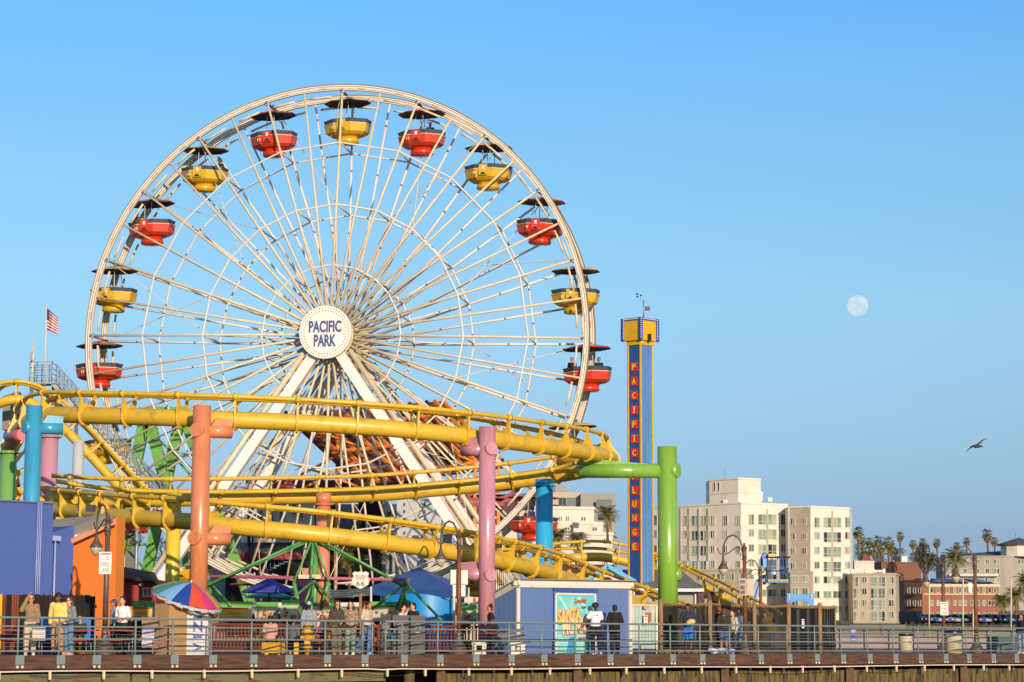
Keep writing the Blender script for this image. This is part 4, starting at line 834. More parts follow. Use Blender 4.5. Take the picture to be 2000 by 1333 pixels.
def onw(x, z, o=.02):
    a = dk(x, 2.3); return Vector((a.x, a.y, z))-EN*o
dl, dr_ = 1083, 1161; zt = zat(1120, 1163, onw(1120, 0).y)
m = MB(); 
for x in (dl-1.5, dr_+2.5): m.beam(onw(x, 0, .05), onw(x, zt+.12, .05), .06, .14)
m.beam(onw(dl-4, zt+.16, .055), onw(dr_+5, zt+.16, .055), .06, .16); m.build('door_surround', M('booth_deep_blue', '32508f', .5), t)
m = MB(); m.beam(onw(dl+1, 0, .06), onw(dl+1, zt+.02, .06), .05, .07); m.beam(onw(dr_, 0, .06), onw(dr_, zt+.02, .06), .05, .07); m.beam(onw(dl, zt+.04, .062), onw(dr_, zt+.04, .062), .05, .07); m.build('door_frame', white, t)
teal = wear('mural_teal', '5fb0b4', '86c8bd', .5, 1.6, .4, .7)
md = (dl+dr_)/2
for x0, x1 in ((dl+2, md-.3), (md+.3, dr_-1)):
    m = MB(); m.prism([onw(x0, .03, .05), onw(x1, .03, .05), onw(x1, zt, .05), onw(x0, zt, .05)], EN*.04); d_ = m.build('door', teal, t)
    m = MB(); x2 = (x0+x1)/2
    m.m = 0; m.prism([onw(x0+3, zt*.97, .055), onw(x0+9, zt*.97, .055), onw(x1-4, zt*.62, .055), onw(x1-14, zt*.7, .055)], EN*.002)
    m.build('mural_ray', M('mural_pale', '9fd4c8', .5), d_); m = MB()
    m.m = 1; m.prism([onw(x0+1, .05, .056), onw(x2, .05, .056), onw(x2+6, zt*.30, .056), onw(x0+2, zt*.34, .056)], EN*.002)
    m.build('mural_hill', [teal, M('mural_mint', '8ccfc0', .5)], d_); m = MB()
    m.m = 2; m.prism([onw(x2+1, .05, .057), onw(x1-2, .05, .057), onw(x1-1, zt*.3, .057), onw(x2+7, zt*.26, .057)], EN*.002)
    m.build('mural_wave', [M('mural_pale', '9fd4c8', .5), M('mural_mint', '8ccfc0', .5), M('mural_blue', '2f95b8', .5)], d_)
ut = (EU+Z*.10).normalized(); vt = Z
def mtext(s, x, z, h_, w_, c, o, bold=.03, sh=0): text('mural_lettering', s, M('mural_'+c, c, .5), t, onw(x, z, o), ut, vt, h_, w_, .01, bold, shear=sh)
zz = lambda y, x: zat(x, y, onw(x, 0).y)
mtext('Greetings', 1131, zz(1175, 1131), .24, .62, 'b84a2a', .075, .012, .3); mtext('from', 1138, zz(1186, 1138), .12, .22, '2a4a58', .075, .005, .3)
mtext('SANTA', 1110.5, zz(1202, 1111)-.03, .56, 1.2, 'b8456a', .074, .09); mtext('SANTA', 1109.5, zz(1202, 1110), .54, 1.16, 'e0b45c', .080, .04)
mtext('MONICA', 1128, zz(1222, 1128)-.03, .60, 1.62, 'c2566a', .074, .09); mtext('MONICA', 1127, zz(1222, 1127), .58, 1.58, 'e6cf9a', .080, .035)
m = MB(); m.prism([onw(1127, zz(1238, 1127), .07), onw(1157, zz(1238, 1157), .07), onw(1156, zz(1218, 1157), .07), onw(1130, zz(1222, 1127), .07)], EN*.003); m.m = 1; m.prism([onw(1148, zz(1236, 1148), .073), onw(1158, zz(1236, 1158), .073), onw(1158, zz(1208, 1158), .073), onw(1148, zz(1212, 1148), .073)], EN*.003); m.m = 2; m.prism([onw(1138, zz(1236, 1138), .076), onw(1147, zz(1236, 1147), .076), onw(1147, zz(1224, 1147), .076), onw(1138, zz(1226, 1138), .076)], EN*.003)
m.build('mural_picture', [M('mural_purple', '4a3a78', .5), M('mural_red', 'c24a30', .5), M('mural_green', '6f9a58', .5)], t)
m = MB(); m.prism([onw(1127, zz(1249, 1127), .07), onw(1157, zz(1245, 1157), .07), onw(1157, zz(1242, 1157), .07), onw(1127, zz(1246, 1127), .07)], EN*.003); m.build('mural_stripe', M('mural_b8404a', 'b8404a', .5), t)
# glazed gate right of the booth
t = thing('gate', 'pale glazed gate with curtains and a white notice between booth and fence', 'gate', dk(1258, 2.8))
a, b = dk(1234, 2.8), dk(1283, 2.8); hg = 1.83
m = MB()
for q in (a, b): m.beam(q, q+Z*hg, .05)
m.beam(a+Z*hg, b+Z*hg, .05); m.beam(a+Z*.1, b+Z*.1, .05); m.build('frame', white, t)
m = MB(); n = 26; vs = []
for i in range(n+1): q = a+(b-a)*(i/n)-EN*(.03*math.sin(i*1.9)-.05); vs += [q+Z*.2, q+Z*(hg-.04)]
m.smooth = True; m.add(vs, [(2*i, 2*i+2, 2*i+3, 2*i+1) for i in range(n)]); m.build('curtain', wear('curtain', '8fa69c', 'b3b6a2', .6, 2, .4, .7), t)
m = MB(); [m.box(a+(b-a)*(i+.5)/12+Z*.14, (.07, .04, .06), RA) for i in range(12)]; m.build('foot_blocks', black, t)
q = dk(1259, 2.75); signplate(t, q-EN*.06+Z*1.28, .20, .36, [('-', .13, .05, .16, 'a8382e'), ('-', .0, .09, .05, '6a6460'), ('-', -.12, .02, .14, '8a6a66')], RA)
m = MB(); m.box(dk(1266, 2.75)-EN*.03+Z*1.38, (.26, .02, .34), RA); m.build('poster', M('poster_orange', 'a5603c', .6), t)
m = MB(); m.box(dk(1259, 2.75)-EN*.08+Z*1.76, (.22, .02, .14), RA); m.build('pink_tag', M('tag_pink', 'cf8a94', .6), t)
# ================================================================ MESH FENCE
t = thing('screened_fence', 'dark mesh screen fence on timber posts with thick rope along the top', 'fence', dk(1460, 3))
fx = [1291, 1387, 1474, 1541, 1602, 1632]; fd = 3.0; fh = 1.88
net = M('shade_net', '241a11', .8, 0, .5, 1.2, .3, c2='0d0a08'); nn = net.node_tree; bs = nn.nodes['Principled BSDF']
wv = nn.nodes.new('ShaderNodeTexWave'); tcn = nn.nodes['Texture Coordinate'] if 'Texture Coordinate' in nn.nodes else nn.nodes.new('ShaderNodeTexCoord')
bs.inputs['Alpha'].default_value = .86
for i in range(5):
    x0, x1 = fx[i], fx[i+1]; m = MB(); n = 16; vs = []
    for k in range(n+1):
        q = dk(x0+(x1-x0)*k/n, fd+.04*math.sin(k*1.3+i)*(1 if i < 4 else 1.6)); vs += [q+Z*.12, q+Z*.9+EN*.03*math.sin(k*2.1), q+Z*(fh-.05)]
    m.smooth = True; m.add(vs, [f_ for k in range(n) for f_ in ((3*k, 3*k+3, 3*k+4, 3*k+1), (3*k+1, 3*k+4, 3*k+5, 3*k+2))]); m.build('screen_panel', net if i < 3 else M('black_sheet', '100e0d', .55, 0, .3, 3, .3), t)
wp_ = M('fence_post_wood', '92714a', .9, 0, .3, 5, .5, stretch=(3, 3, .4))
for x in fx[:5]: m = MB(); q = dk(x, fd-.1); m.tube(q, q+Z*(fh+.18), .085, n=12); m.build('post', wp_, t)
q = dk(1632, fd); m = MB(); m.tube(q, q+Z*fh, .03, n=8); m.build('post', wp_, t)
rope = M('rope', '8a6a48', .9, 0, .3, 10)
for i in range(5):
    m = MB(); N = 60
    for ph in (0, math.pi): m.sweep([dk(fx[i]+(fx[i+1]-fx[i])*k/N, fd-.05)+Z*(fh+.03+.045*math.sin(k*.9+ph)-.06*math.sin(math.pi*k/N))+EN*.045*math.cos(k*.9+ph) for k in range(N+1)], .03, 6)
    m.build('rope', rope, t)
m = MB(); m.beam(dk(1291, fd, .06), dk(1632, fd, .06), .12); m.build('bottom_rail', M('bottom_timber', '4c3320', .9, 0, .3, 4, .4), t)
signplate(t, dk(1569, fd-.15)+Z*1.2, .15, .36, [('-', .12, .05, .12, 'a8443a'), ('-', 0, .12, .05, '8a8280')], RA)
# stack of stones/logs at fence base
t = thing('stone_row', 'row of rounded pale stones at the foot of the screened fence', 'stones', dk(1340, 2.7))
for i, x in enumerate(range(1292, 1480, 11)):
    m = MB(); m.ell(dk(x, 2.6, .09), (.16, .12, .10), 10, 6, Matrix.Rotation(random.random(), 3, 'Z')); m.build('stone', M('stone_tan', '8a7456', .95, 0, .3, 5), t)
# ================================================================ SCRAMBLER RIDE
gl = wear('ride_green', '55904a', '2f6a38', .4, 3, .5, .7); mauve = M('ride_mauve', 'a3586a', .5)
SY = 92.0; A3 = lambda x, y, Y=SY: at(x, y, Y)
t = thing('scrambler_ride', 'spinning ride with green tube booms and a mauve beam behind the railing', 'ride', (A3(612, 1250).x, SY, 0))
m = MB(); ap = A3(612, 1048)
for x, y, dy in ((405, 1143, -.6), (800, 1150, 0)): m.tube(ap+Z*.0+Vector((0, dy*0, 0)), A3(x, y, SY+dy), .06, n=8); m.tube(ap+Z*-.12, A3(x, y+2, SY+dy+.3), .045, n=8)
m.build('boom', gl, t)
m = MB()
for x, y, dy in ((574, 1137, -.5), (600, 1132, .5), (607, 1132, -.6), (625, 1132, .4), (642, 1137, -.3)): m.tube(ap, A3(x, y, SY+dy), .05, n=8)
m.tube(A3(574, 1137, SY-.5), A3(588, 1200, SY-.5), .08, n=8); m.tube(A3(627, 1190, SY), A3(642, 1137, SY-.3), .08, n=8); m.build('mast_frame', gl, t)
m = MB(); m.tube(A3(402, 1126), A3(800, 1133), .075, n=8); m.build('cross_beam', mauve, t)
m = MB(); m.box(A3(601, 1118), (.42, .3, .32)); m.m = 1; m.box(A3(605, 1127, SY-.3), (.9, .25, .16)); m.ell(A3(612, 1126, SY-.5), .09); m.build('motor_box', [M('motor_pink', 'b0746c', .6), cream], t)
m = MB(); m.tube(Vector((A3(612, 1250).x, SY+.3, 0)), Vector((A3(612, 1250).x, SY+.3, ap.z)), .14, n=12); m.build('mast', gl, t)
def spider(hx, hy, feet, lab, r=.05):
    m = MB(); h = A3(hx, hy)
    for x, y, dy in feet: m.tube(h, A3(x, y, SY+dy), r, n=8)
    m.build(lab, gl, t); m = MB(); m.tube(h-Z*.1, h+Z*.18, .14, n=12); m.build('bearing', grey, t)
spider(612, 1135, [(535, 1200, -1.5), (585, 1205, 0), (596, 1200, 1), (608, 1198, -1), (625, 1200, 1), (662, 1192, 1), (690, 1210, -1)], 'spider_arm')
spider(793, 1139, [(727, 1190, .5), (774, 1190, .5), (780, 1192, -.5), (786, 1192, .5), (790, 1190, 1), (862, 1212, -1)], 'spider_arm')
spider(404, 1132, [(445, 1180, 1), (440, 1190, 0), (452, 1185, -1), (418, 1192, -1)], 'spider_arm')
carw = M('ride_car_white', 'b5ad98', .4, 0, .1)
deco = [M('deco_red', 'b32a1c', .5), M('deco_yellow', 'd2a21c', .5), M('deco_green', '4f9a35', .5), M('deco_orange', 'c9682a', .5)]
def ridecar(x, y, wpx, Y, label, kind=0):
    p = A3(x, y, Y); wd = wpx/(F/Y); t2 = thing('ride_car', label, 'ride car', p, 'cars of the spinning ride')
    m = MB(); m.prism([p+Vector((-wd/2, -.4, .25)), p+Vector((wd/2, -.4, .25)), p+Vector((wd*.44, -.35, -.32)), p+Vector((-wd*.42, -.35, -.32))], Vector((0, .9, 0))); b_ = m.build('body', carw, t2)
    m = MB(); m.box(p+Vector((0, .3, .34)), (wd*.96, .12, .3)); m.build('green_backrest', deco[2], t2)
    m = MB()
    if kind == 0: m.m = 1; m.box(p+Vector((-.0, -.41, .02)), (wd*.85, .03, .3)); m.m = 0; m.box(p+Vector((0, -.415, .2)), (wd*.85, .03, .07)); m.m = 3; m.box(p+Vector((0, -.43, .0)), (wd*.4, .02, .07))
    else:
        for k in range(9): m.m = k % 4; c = p+Vector((random.uniform(-.35, .35)*wd, -.42, random.uniform(-.2, .15))); m.ell(c, (.075, .02, .06), 8, 5)
        m.m = 1; m.lathe(p+Vector((0, 0, -.05)), [(.001, 0)], 3) if 0 else None
    m.build('painted_panel', deco, b_)
ridecar(278, 1198, 45, 91, 'yellow banded ride car beside the open white shirt', 0)
ridecar(459, 1199, 66, 91, 'yellow banded ride car with two riders right of the rainbow umbrella', 0)
ridecar(520, 1200, 44, 92.5, 'white ride car painted with small red flowers, left one', 1)
ridecar(566, 1196, 36, 90.8, 'white ride car seen from the back with a rider in it', 1)
ridecar(633, 1197, 50, 92.5, 'white flowered ride car behind the grey cap person', 1)
ridecar(752, 1199, 78, 93, 'long white ride car with red and yellow blobs left of the bins', 1)
ridecar(915, 1205, 40, 95, 'dark flowered ride car between lamp post and pink column', 1)
def rider(x, y, Y, label, **kw):
    p = A3(x, y, Y); k = dict(h=1.7, base=SIT, shoes=None); k.update(kw); s = k['h']/1.75
    return person(label, p-Vector((0, -.06, 1.23))*s, k.pop('rz', 0), **k)
rider(261, 1190, 91.2, 'rider with dark hair at the left of the ride, next to the red shed', hair='2a1510', top='6a5848', sk='tan', rz=R(50))
rider(279, 1185, 91.2, 'rider with red brown hair in the yellow banded car', hair='4a1d10', top='8a4a3a', sk='light', hs='long')
rider(295, 1182, 91.5, 'rider with black hair turned right in the yellow banded car', hair='0d0908', top='6a80a8', sk='brown', rz=R(30))
rider(452, 1186, 91.3, 'rider with tied hair looking right, left one beside the umbrella', hair='4a2214', top='2d3a30', sk='light', rz=R(40), hs='bun')
rider(473, 1190, 91.3, 'rider with long reddish hair, right one beside the umbrella', hair='4f2215', top='303030', sk='light', hs='long', rz=R(-15))
rider(510, 1187, 92.8, 'rider with short brown hair behind the flowered car', hair='33190e', top='5a3a3a', sk='tan', rz=R(-30))
rider(567, 1181, 91.3, 'rider with black hair seen from behind in the white car', hair='0f0b09', top='14161a', sk='tan', rz=R(180))
rider(637, 1187, 92.8, 'rider with dark hair behind the grey cap', hair='140e0b', top='4a5a7a', sk='brown', rz=R(-60))
rider(683, 1184, 93.5, 'rider with dark hair between the two women at the railing', hair='1a100c', top='7a4a3a', sk='brown')
rider(765, 1189, 93.2, 'rider in a red cap in the long white car', hair='1a100c', top='a34a3a', sk='tan', hat=('cap', '8a1e18'))
rider(912, 1185, 95.5, 'rider in a black shirt behind the lamp with the two signs', hair='0f0b0a', top='1d2430', sk='dark')
t = thing('ride_billboard', 'pink and purple painted panel behind the spinning ride mast', 'billboard', A3(598, 1200, 96)); m = MB(); m.prism([A3(577, 1215, 96), A3(616, 1215, 96), A3(616, 1131, 96), A3(575, 1131, 96)], (0, .1, 0)); b_ = m.build('panel', wear('panel_pink', 'b8607c', '6e3a86', .5, 1.3, .48, .6), t)
m = MB()
for k in range(7): m.m = k % 2; m.ell(A3(582+random.random()*28, 1140+k*8, 95.95), (.18, .03, .1), 8, 5)
m.build('painted_shape', [M('deco_rose', 'cf8490', .5), M('deco_violet', '6a2a80', .5)], b_)
# low red picket fence around the ride
t = thing('picket_fence', 'brown red picket fence around the spinning ride', 'fence', dk(500, 6.5)); pf = M('picket_redwood', '6b2f1c', .7, 0, .2, 4)
for xa, xb in ((408, 745), (832, 940)):
    m = MB(); m.beam(dk(xa, 5, .98), dk(xb, 5, .98), .08, .08); m.beam(dk(xa, 5, .14), dk(xb, 5, .14), .06, .06); m.build('rail', pf, t)
    m = MB()
    for k in range(int((xb-xa)/7)): q = dk(xa+k*7, 5); m.box(q+Z*.55, (.05, .05, .85), RA)
    m.build('picket_row', pf, t)
t = thing('blue_banner', 'blue striped panel behind the picket fence right of the bins', 'panel', dk(868, 7)); m = MB()
for k in range(8): m.box(dk(835+k*8.5, 6.2, .55), (.11, .03, .8), RA)
m.build('stripe_panel', M('panel_blue', '1c4fa8', .6), t)
t = thing('ride_platform', 'dark low platform under the spinning ride cars', 'platform', dk(600, 12)); m = MB(); a, b = dk(230, 7.5), dk(940, 7.5); m.prism([a, b, b+Z*.42, a+Z*.42], EN*7); m.build('platform', M('platform_dark', '2b2320', .8), t)
# ================================================================ TENT, PARASOLS
def parasol(x, ytip, yrim, wpx, Y, c, label, deep='x'):
    p = at(x, ytip, Y); R_ = wpx/2/(F/Y); dz = p.z-zat(x, yrim, Y); t2 = thing('market_umbrella', label, 'umbrella', (p.x, Y, 0), 'market umbrellas by the ride')
    m = MB(); m.lathe(p, [(.02, 0), (R_*.5, -dz*.48), (R_, -dz), (R_, -dz-.06), (R_*.5, -dz*.55), (.02, -.06)], 8, smooth=False, rot=.2); m.build('canopy', M('canvas_'+c, c, .8, 0, .15, 2), t2)
    m = MB(); m.tube((p.x, Y, 0), p+Z*.1, .035, n=8); m.build('pole', dark, t2)
parasol(526, 1129, 1156, 110, 99, '3d3f9a', 'blue violet market umbrella behind the spinning ride'); parasol(527, 1152, 1166, 96, 103, '147a8c', 'teal market umbrella below the blue violet one')
TYY = 98; t = thing('tent', 'deep blue canvas tent over a bright blue curved counter', 'tent', (at(815, 1250, TYY).x, TYY, 0)); canv = M('tent_canvas', '2d568f', .55, 0, .25, 1.2)
B = lambda x, y, dY=0: at(x, y, TYY+dY)
pk = B(818, 1108, 1.5); c4 = [B(725, 1146, 1.0), B(887, 1152, -1.5), B(915, 1148, 2.5), B(745, 1140, 4)]
m = MB(); m.smooth = False
for i in range(4):
    a, b = c4[i], c4[(i+1) % 4]; ms = []; n = 6
    for j in range(n):
        q0 = a+(b-a)*j/n; q1 = a+(b-a)*(j+1)/n; s0 = Z*-.0; s1 = s0
        m.add([pk, q0, q1], [(0, 1, 2)]); m.quad(q0, q1, q1-Z*(.35+.1*math.sin(math.pi*(j+1)/n)), q0-Z*(.35+.1*math.sin(math.pi*j/n)))
m.build('canopy', canv, t)
m = MB()
for q in c4: m.tube(Vector((q.x, q.y, 0)), q, .05, n=8)
m.build('pole', white, t)
m = MB(); a, b = B(752, 1250, -.6), B(886, 1250, -.9); zz0 = .95; n = 14; vs = []
for i in range(n+1):
    q = a+(b-a)*i/n; q.y -= .5*math.sin(math.pi*i/n)
    vs += [Vector((q.x, q.y, .3)), Vector((q.x, q.y, zat(q.x*0+750+135*i/n, 1163+10*(i/n)**3-6*math.sin(math.pi*i/n)+2, q.y)))]
m.smooth = True; m.add(vs, [(2*i, 2*i+2, 2*i+3, 2*i+1) for i in range(n)]); N0 = len(m.v); m.build('counter', M('counter_blue', '1683c4', .3, 0, .06, 1), t)
# ================================================================ GREEN SHIP FRAME
t = thing('swing_ship_frame', 'tall bright green A-frame ride structure behind the yellow column', 'ride', (at(300, 1250, 126).x, 126, 0)); gg = wear('frame_green', '55902a', '3c6f1e', .4, 1.5, .5, .7)
for ax, Yn, feet in ((286, 124, ((226, 1112), (368, 1112))), (355, 129, ((286, 1122), (466, 1112)))):
    top = at(ax, 801, Yn)
    for fx_, fy in feet:
        b = at(fx_, fy, Yn); dv = (b-top); b = b+dv*(b.z/(-dv.z)); m = MB(); m.beam(top, b, .62, .45, up=Vector((0, 1, 0))); m.build('leg', gg, t)
m = MB(); m.beam(at(283, 800, 126), at(362, 803, 126), .5, .35); m.build('top_beam', gg, t)
for (x0, y0, Y0), (x1, y1, Y1) in [(((270, 900, 124)), ((345, 990, 129))), (((330, 930, 124)), ((300, 1000, 129))), ((310, 860, 124), (390, 930, 129)), ((262, 960, 124), (330, 960, 124)), ((330, 880, 129), (400, 960, 129)), ((240, 1064, 124), (290, 1120, 124)), ((238, 1064, 124), (285, 1064, 124)), ((318, 890, 129), (375, 890, 129)), ((355, 1000, 124), (250, 1050, 124))]:
    m = MB(); m.tube(at(x0, y0, Y0), at(x1, y1, Y1), .07, n=7); m.build('lattice_brace', gg, t)
# ================================================================ LIFT HILL STAIRS + FLAGS
t = thing('maintenance_stairs', 'grey metal maintenance stairs and platform beside the lift hill track', 'stairs', (at(90, 760, 106).x, 106, 0)); SYY = 106
sp = [(62, 752), (105, 750), (150, 800), (205, 865), (270, 935), (340, 1008)]
pp = [at(x, y, SYY+i*.5) for i, (x, y) in enumerate(sp)]
m = MB(); m.beam(pp[0], pp[1], 1.2, .08)
for i in range(1, 5):
    a, b = pp[i], pp[i+1]; m.beam(a+Vector((0, -.5, 0)), b+Vector((0, -.5, 0)), .06, .2); m.beam(a+Vector((0, .5, 0)), b+Vector((0, .5, 0)), .06, .2)
m.build('stringer', grey, t)
m = MB()
for i in range(1, 5):
    n = 9
    for k in range(n): q = pp[i]+(pp[i+1]-pp[i])*k/n; m.box(q, (.26, .95, .05))
m.build('tread_row', M('tread', '6d7072', .5, .4), t)
for s in (-.55, .55):
    m = MB()
    for h_ in (.25, .5, .75, 1.0): m.sweep([q+Vector((0, s, h_)) for q in pp], .022, 6)
    for i in range(5):
        for k in range(3): q = pp[i]+(pp[i+1]-pp[i])*k/3; m.tube(q+Vector((0, s, 0)), q+Vector((0, s, 1.0)), .025, n=6)
    m.build('handrail', grey, t)
m = MB()
for k in (0, 1, 2, 4): m.tube(Vector((pp[k].x, pp[k].y, 0)), pp[k], .09, n=8)
m.build('stair_post', grey, t)
t = thing('track_shed', 'grey metal drive housing at the top of the lift hill', 'housing', at(12, 790, 103)); m = MB(); m.prism([at(5, 775, 103), at(25, 768, 103), at(24, 840, 103), at(4, 840, 103)], (0, 1, 0)); m.box(at(33, 800, 103.5), (.25, .5, 1.6)); m.build('housing', M('housing_grey', '7a7468', .6, .2, .2, 3), t)
def flag(x, ybot, ytop, label, full):
    Y = 105.5; a = at(x-4, ybot, Y); b = at(x, ytop, Y); t2 = thing('flagpole', label, 'flagpole', a); m = MB(); m.tube(a, b, .04, .025, n=8); m.ell(b, .05, 8, 6); m.build('pole', M('pole_white', 'c9c0b2', .5), t2)
    if full:
        rd, wh, bl = M('flag_red', 'a02838', .8), M('flag_white', 'cfc4bb', .8), M('flag_blue', '2a3560', .8); n = 13; H = 1.12; top = b-Z*.12
        def g_(u, v): s = u; return top+Vector((s*.56-.02*v, .10*math.sin(u*7+v), -v*H*(.92-.0*u)-s*(.50-.25*v)*1.0-.0))
        m = MB()
        for j in range(13):
            m.m = j % 2
            for i in range(8): m.smooth = True; m.m = 2 if (i < 2 and j < 7) else j % 2; m.quad(g_(i/8, j/13), g_((i+1)/8, j/13), g_((i+1)/8, (j+1)/13), g_(i/8, (j+1)/13))
        m.build('flag', [rd, wh, bl], t2)
    else:
        m = MB(); m.sweep([b-Z*.15, b-Z*.5+Vector((-.05, 0, 0)), b-Z*.8+Vector((-.1, 0, 0)), b-Z*.95], [.03, .10, .12, .04], 8, flat=.5); m.m = 1; m.ell(b-Z*.95+Vector((-.06, 0, 0)), .07, 8, 6); m.build('flag', [M('flag_pale', 'c4b2a8', .8, 0, .4, 9, c2='a0646a'), M('flag_red', 'a02838', .8)], t2)
flag(91, 752, 596, 'flagpole with a red and white striped flag above the stairs', True); flag(66, 752, 667, 'shorter flagpole with a furled pale flag above the stairs', False)
# ================================================================ TIMBER ROOF BEHIND WHEEL
t = thing('tilted_timber_deck', 'underside of a big tilted orange timber deck behind the wheel', 'deck', (at(780, 1250, 135).x, 135, 0))
org = wear('timber_orange', 'd67c28', '9a4418', .7, 2, .5, .7); brn = M('timber_dark_red', '4a1c12', .8, 0, .3, 3); boards = M('board_grey_brown', '4e3029', .8, 0, .4, 2)
q00, q10, q11, q01 = at(555, 808, 133), at(862, 784, 142), at(985, 912, 140), at(705, 948, 131)
PT = lambda u, v: q00+(q10-q00)*u+(q01-q00)*v+(q11-q10-q01+q00)*u*v
nrm = (q10-q00).cross(q01-q00).normalized(); nrm = nrm if nrm.y < 0 else -nrm
m = MB(); m.prism([q00, q10, q11, q01], -nrm*.15); m.build('deck_boards', boards, t)
for k in range(19): m = MB(); v_ = k/18; m.beam(PT(v_, .0)+nrm*.12, PT(v_, 1.0)+nrm*.12, .15, .2, up=nrm); m.build('joist', org if k % 4 else brn, t)
for v_ in (.25, .6, .95): m = MB(); m.beam(PT(.0, v_)+nrm*.3, PT(1.0, v_)+nrm*.3, .14, .16, up=nrm); m.build('purlin', org, t)
random.seed(5)
for k in range(6):
    u, v_ = random.random()*.8, random.random()*.8; m = MB(); m.beam(PT(u, v_)+nrm*.6, PT(u+.16, v_+.16*(1 if k % 2 else -1))+nrm*.25, .12, .12); m.build('diagonal_brace', org, t)
for u, v_ in ((.1, .45), (.3, .9), (.62, .75), (.8, .92), (.98, .9), (.5, .95)): q = PT(u, v_)+nrm*.5; m = MB(); m.beam(q, Vector((q.x, q.y, 0)), .2); m.build('timber_post', org, t)
for (x0, y0), (x1, y1) in [((555, 945), (650, 895)), ((590, 955), (700, 900)), ((560, 900), (700, 950))]: m = MB(); m.beam(at(x0, y0, 131), at(x1, y1, 131), .14); m.build('diagonal_brace', org, t)
# ================================================================ PARK BUILDINGS
def slab(m, x0, x1, y0, y1, Y, dep=.4, dY=0): m.prism([at(x0, y1, Y), at(x1, y1, Y+dY), at(x1, y0, Y+dY), at(x0, y0, Y)], (0, dep, 0))
fas = M('fascia_red', '8a1420', .5, 0, .15, 1); fasd = M('fascia_maroon', '5a1426', .5, 0, .15, 1); wst = wear('stucco_white', 'c8bdac', 'b5a892', .8, .6, .5, .7); dkr = M('shade_and_post_dark', '14110f', .9, 0, .3); gsd = wear('grey_siding', '8b8c8c', '6f7274', .8, 1, .5, .7, stretch=(.3, .3, 6))
t = thing('arcade_building', 'low arcade building with red fascias, white windowed storey and dark shade-painted front behind the wheel', 'building', (at(650, 1250, 146).x, 146, 0))
m = MB(); slab(m, 400, 880, 985, 1235, 150, 4); m.build('back_wall', gsd, t)
m = MB(); slab(m, 470, 615, 978, 1060, 148.5, .8); m.build('white_wall', wst, t)
m = MB(); slab(m, 700, 745, 970, 1040, 148, .8); slab(m, 615, 660, 985, 1100, 148.2, .5); m.build('opening_shade_slab', dkr, t)  # solid dark slabs, shade of the openings put into their colour
m = MB(); slab(m, 745, 800, 985, 1060, 148.4, .5); m.build('white_wall', wst, t)
for x0, x1, y0, y1 in [(506, 512, 998, 1020), (527, 534, 998, 1018), (546, 552, 1000, 1022), (571, 578, 985, 1005), (505, 514, 1030, 1048), (585, 592, 990, 1012), (757, 764, 1000, 1022), (776, 784, 998, 1015)]:
    m = MB(); slab(m, x0-2, x1+2, y0-2, y1+2, 148.3, .05); w_ = m.build('window', white, t); m = MB(); slab(m, x0, x1, y0, y1, 148.24, .05); m.build('pane', M('pane_dark', '2c3a40', .15), w_)
m = MB(); slab(m, 480, 838, 938, 966, 139, .8); m.build('fascia', fas, t); m = MB(); slab(m, 655, 838, 937, 965, 138.9, .05); m.build('fascia', fasd, t)
m = MB(); slab(m, 462, 640, 1080, 1093, 140, .8); slab(m, 655, 745, 1068, 1082, 140, .8); m.build('fascia', fas, t)
m = MB(); slab(m, 440, 760, 1094, 1245, 147, .8); m.build('opening_shade_slab', dkr, t)  # dark slab painted as the shade inside the open front
m = MB(); slab(m, 745, 840, 1060, 1240, 144, .5); m.build('grey_wall', gsd, t)
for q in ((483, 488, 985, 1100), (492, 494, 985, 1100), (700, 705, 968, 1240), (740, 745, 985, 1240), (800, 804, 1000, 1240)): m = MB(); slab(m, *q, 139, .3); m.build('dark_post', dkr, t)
# stairs inside
m = MB()
for k in range(10): a = at(520+k*8, 1118-k*4, 141); m.box(a, (.3, 1, .06)); m.tube(a, a+Z*1, .02, n=5)
m.tube(at(516, 1100, 141), at(600, 1060, 141), .04, n=6); m.build('inner_stairs', grey, t)
t = thing('lattice_canopy', 'red trussed canopy frame beside the wheel on the right', 'canopy', (at(900, 1250, 138).x, 138, 0))
for (x0, y0, x1, y1) in [(860, 945, 940, 950), (865, 962, 1000, 955), (940, 965, 1020, 950), (870, 975, 1010, 978), (880, 945, 910, 972), (910, 972, 945, 950), (945, 955, 975, 978), (975, 978, 1015, 955), (870, 985, 985, 985)]:
    m = MB(); m.beam(at(x0, y0, 138), at(x1, y1, 138), .16, .22); m.build('truss_bar', fas, t)
m = MB(); slab(m, 866, 1040, 966, 974, 139, 3); m.build('roof_sheet', fasd, t)
for q in ((968, 980), (905, 912)): m = MB(); slab(m, *q, 980, 1100, 140, .5); m.build('post', dkr, t)
t = thing('white_gable_house', 'small white house with a brown roof behind the pink column', 'house', (at(900, 1250, 170).x, 170, 0))
m = MB(); slab(m, 890, 1010, 1005, 1250, 170, 8); m.build('wall', wst, t); m = MB(); m.prism([at(870, 1008, 168), at(1030, 1008, 168), at(1010, 980, 174), at(890, 985, 174)], (0, 1, 0)); m.build('roof', M('roof_brown', '7a4a36', .9, 0, .2), t)
for x in (908, 925, 985): m = MB(); slab(m, x, x+6, 1018, 1040, 169.9, .05); m.build('window', M('pane_dark', '2c3a40'), t)
t = thing('service_tower', 'pale grey boxy service tower behind the right leg of the wheel', 'tower', (at(810, 1250, 128).x, 128, 0)); m = MB(); slab(m, 775, 862, 975, 1240, 128, 3); m.build('wall', wear('tower_grey', 'a5a8a8', '8d9298', .6, 1, .5, .7), t)
m = MB()
for k in range(9): m.box(at(790, 985+k*14, 127.9), (.08, .05, .16)); m.box(at(830, 985+k*14, 127.9), (.08, .05, .16))
slab(m, 806, 818, 1046, 1053, 127.8, .1); m.build('vent', dark, t)
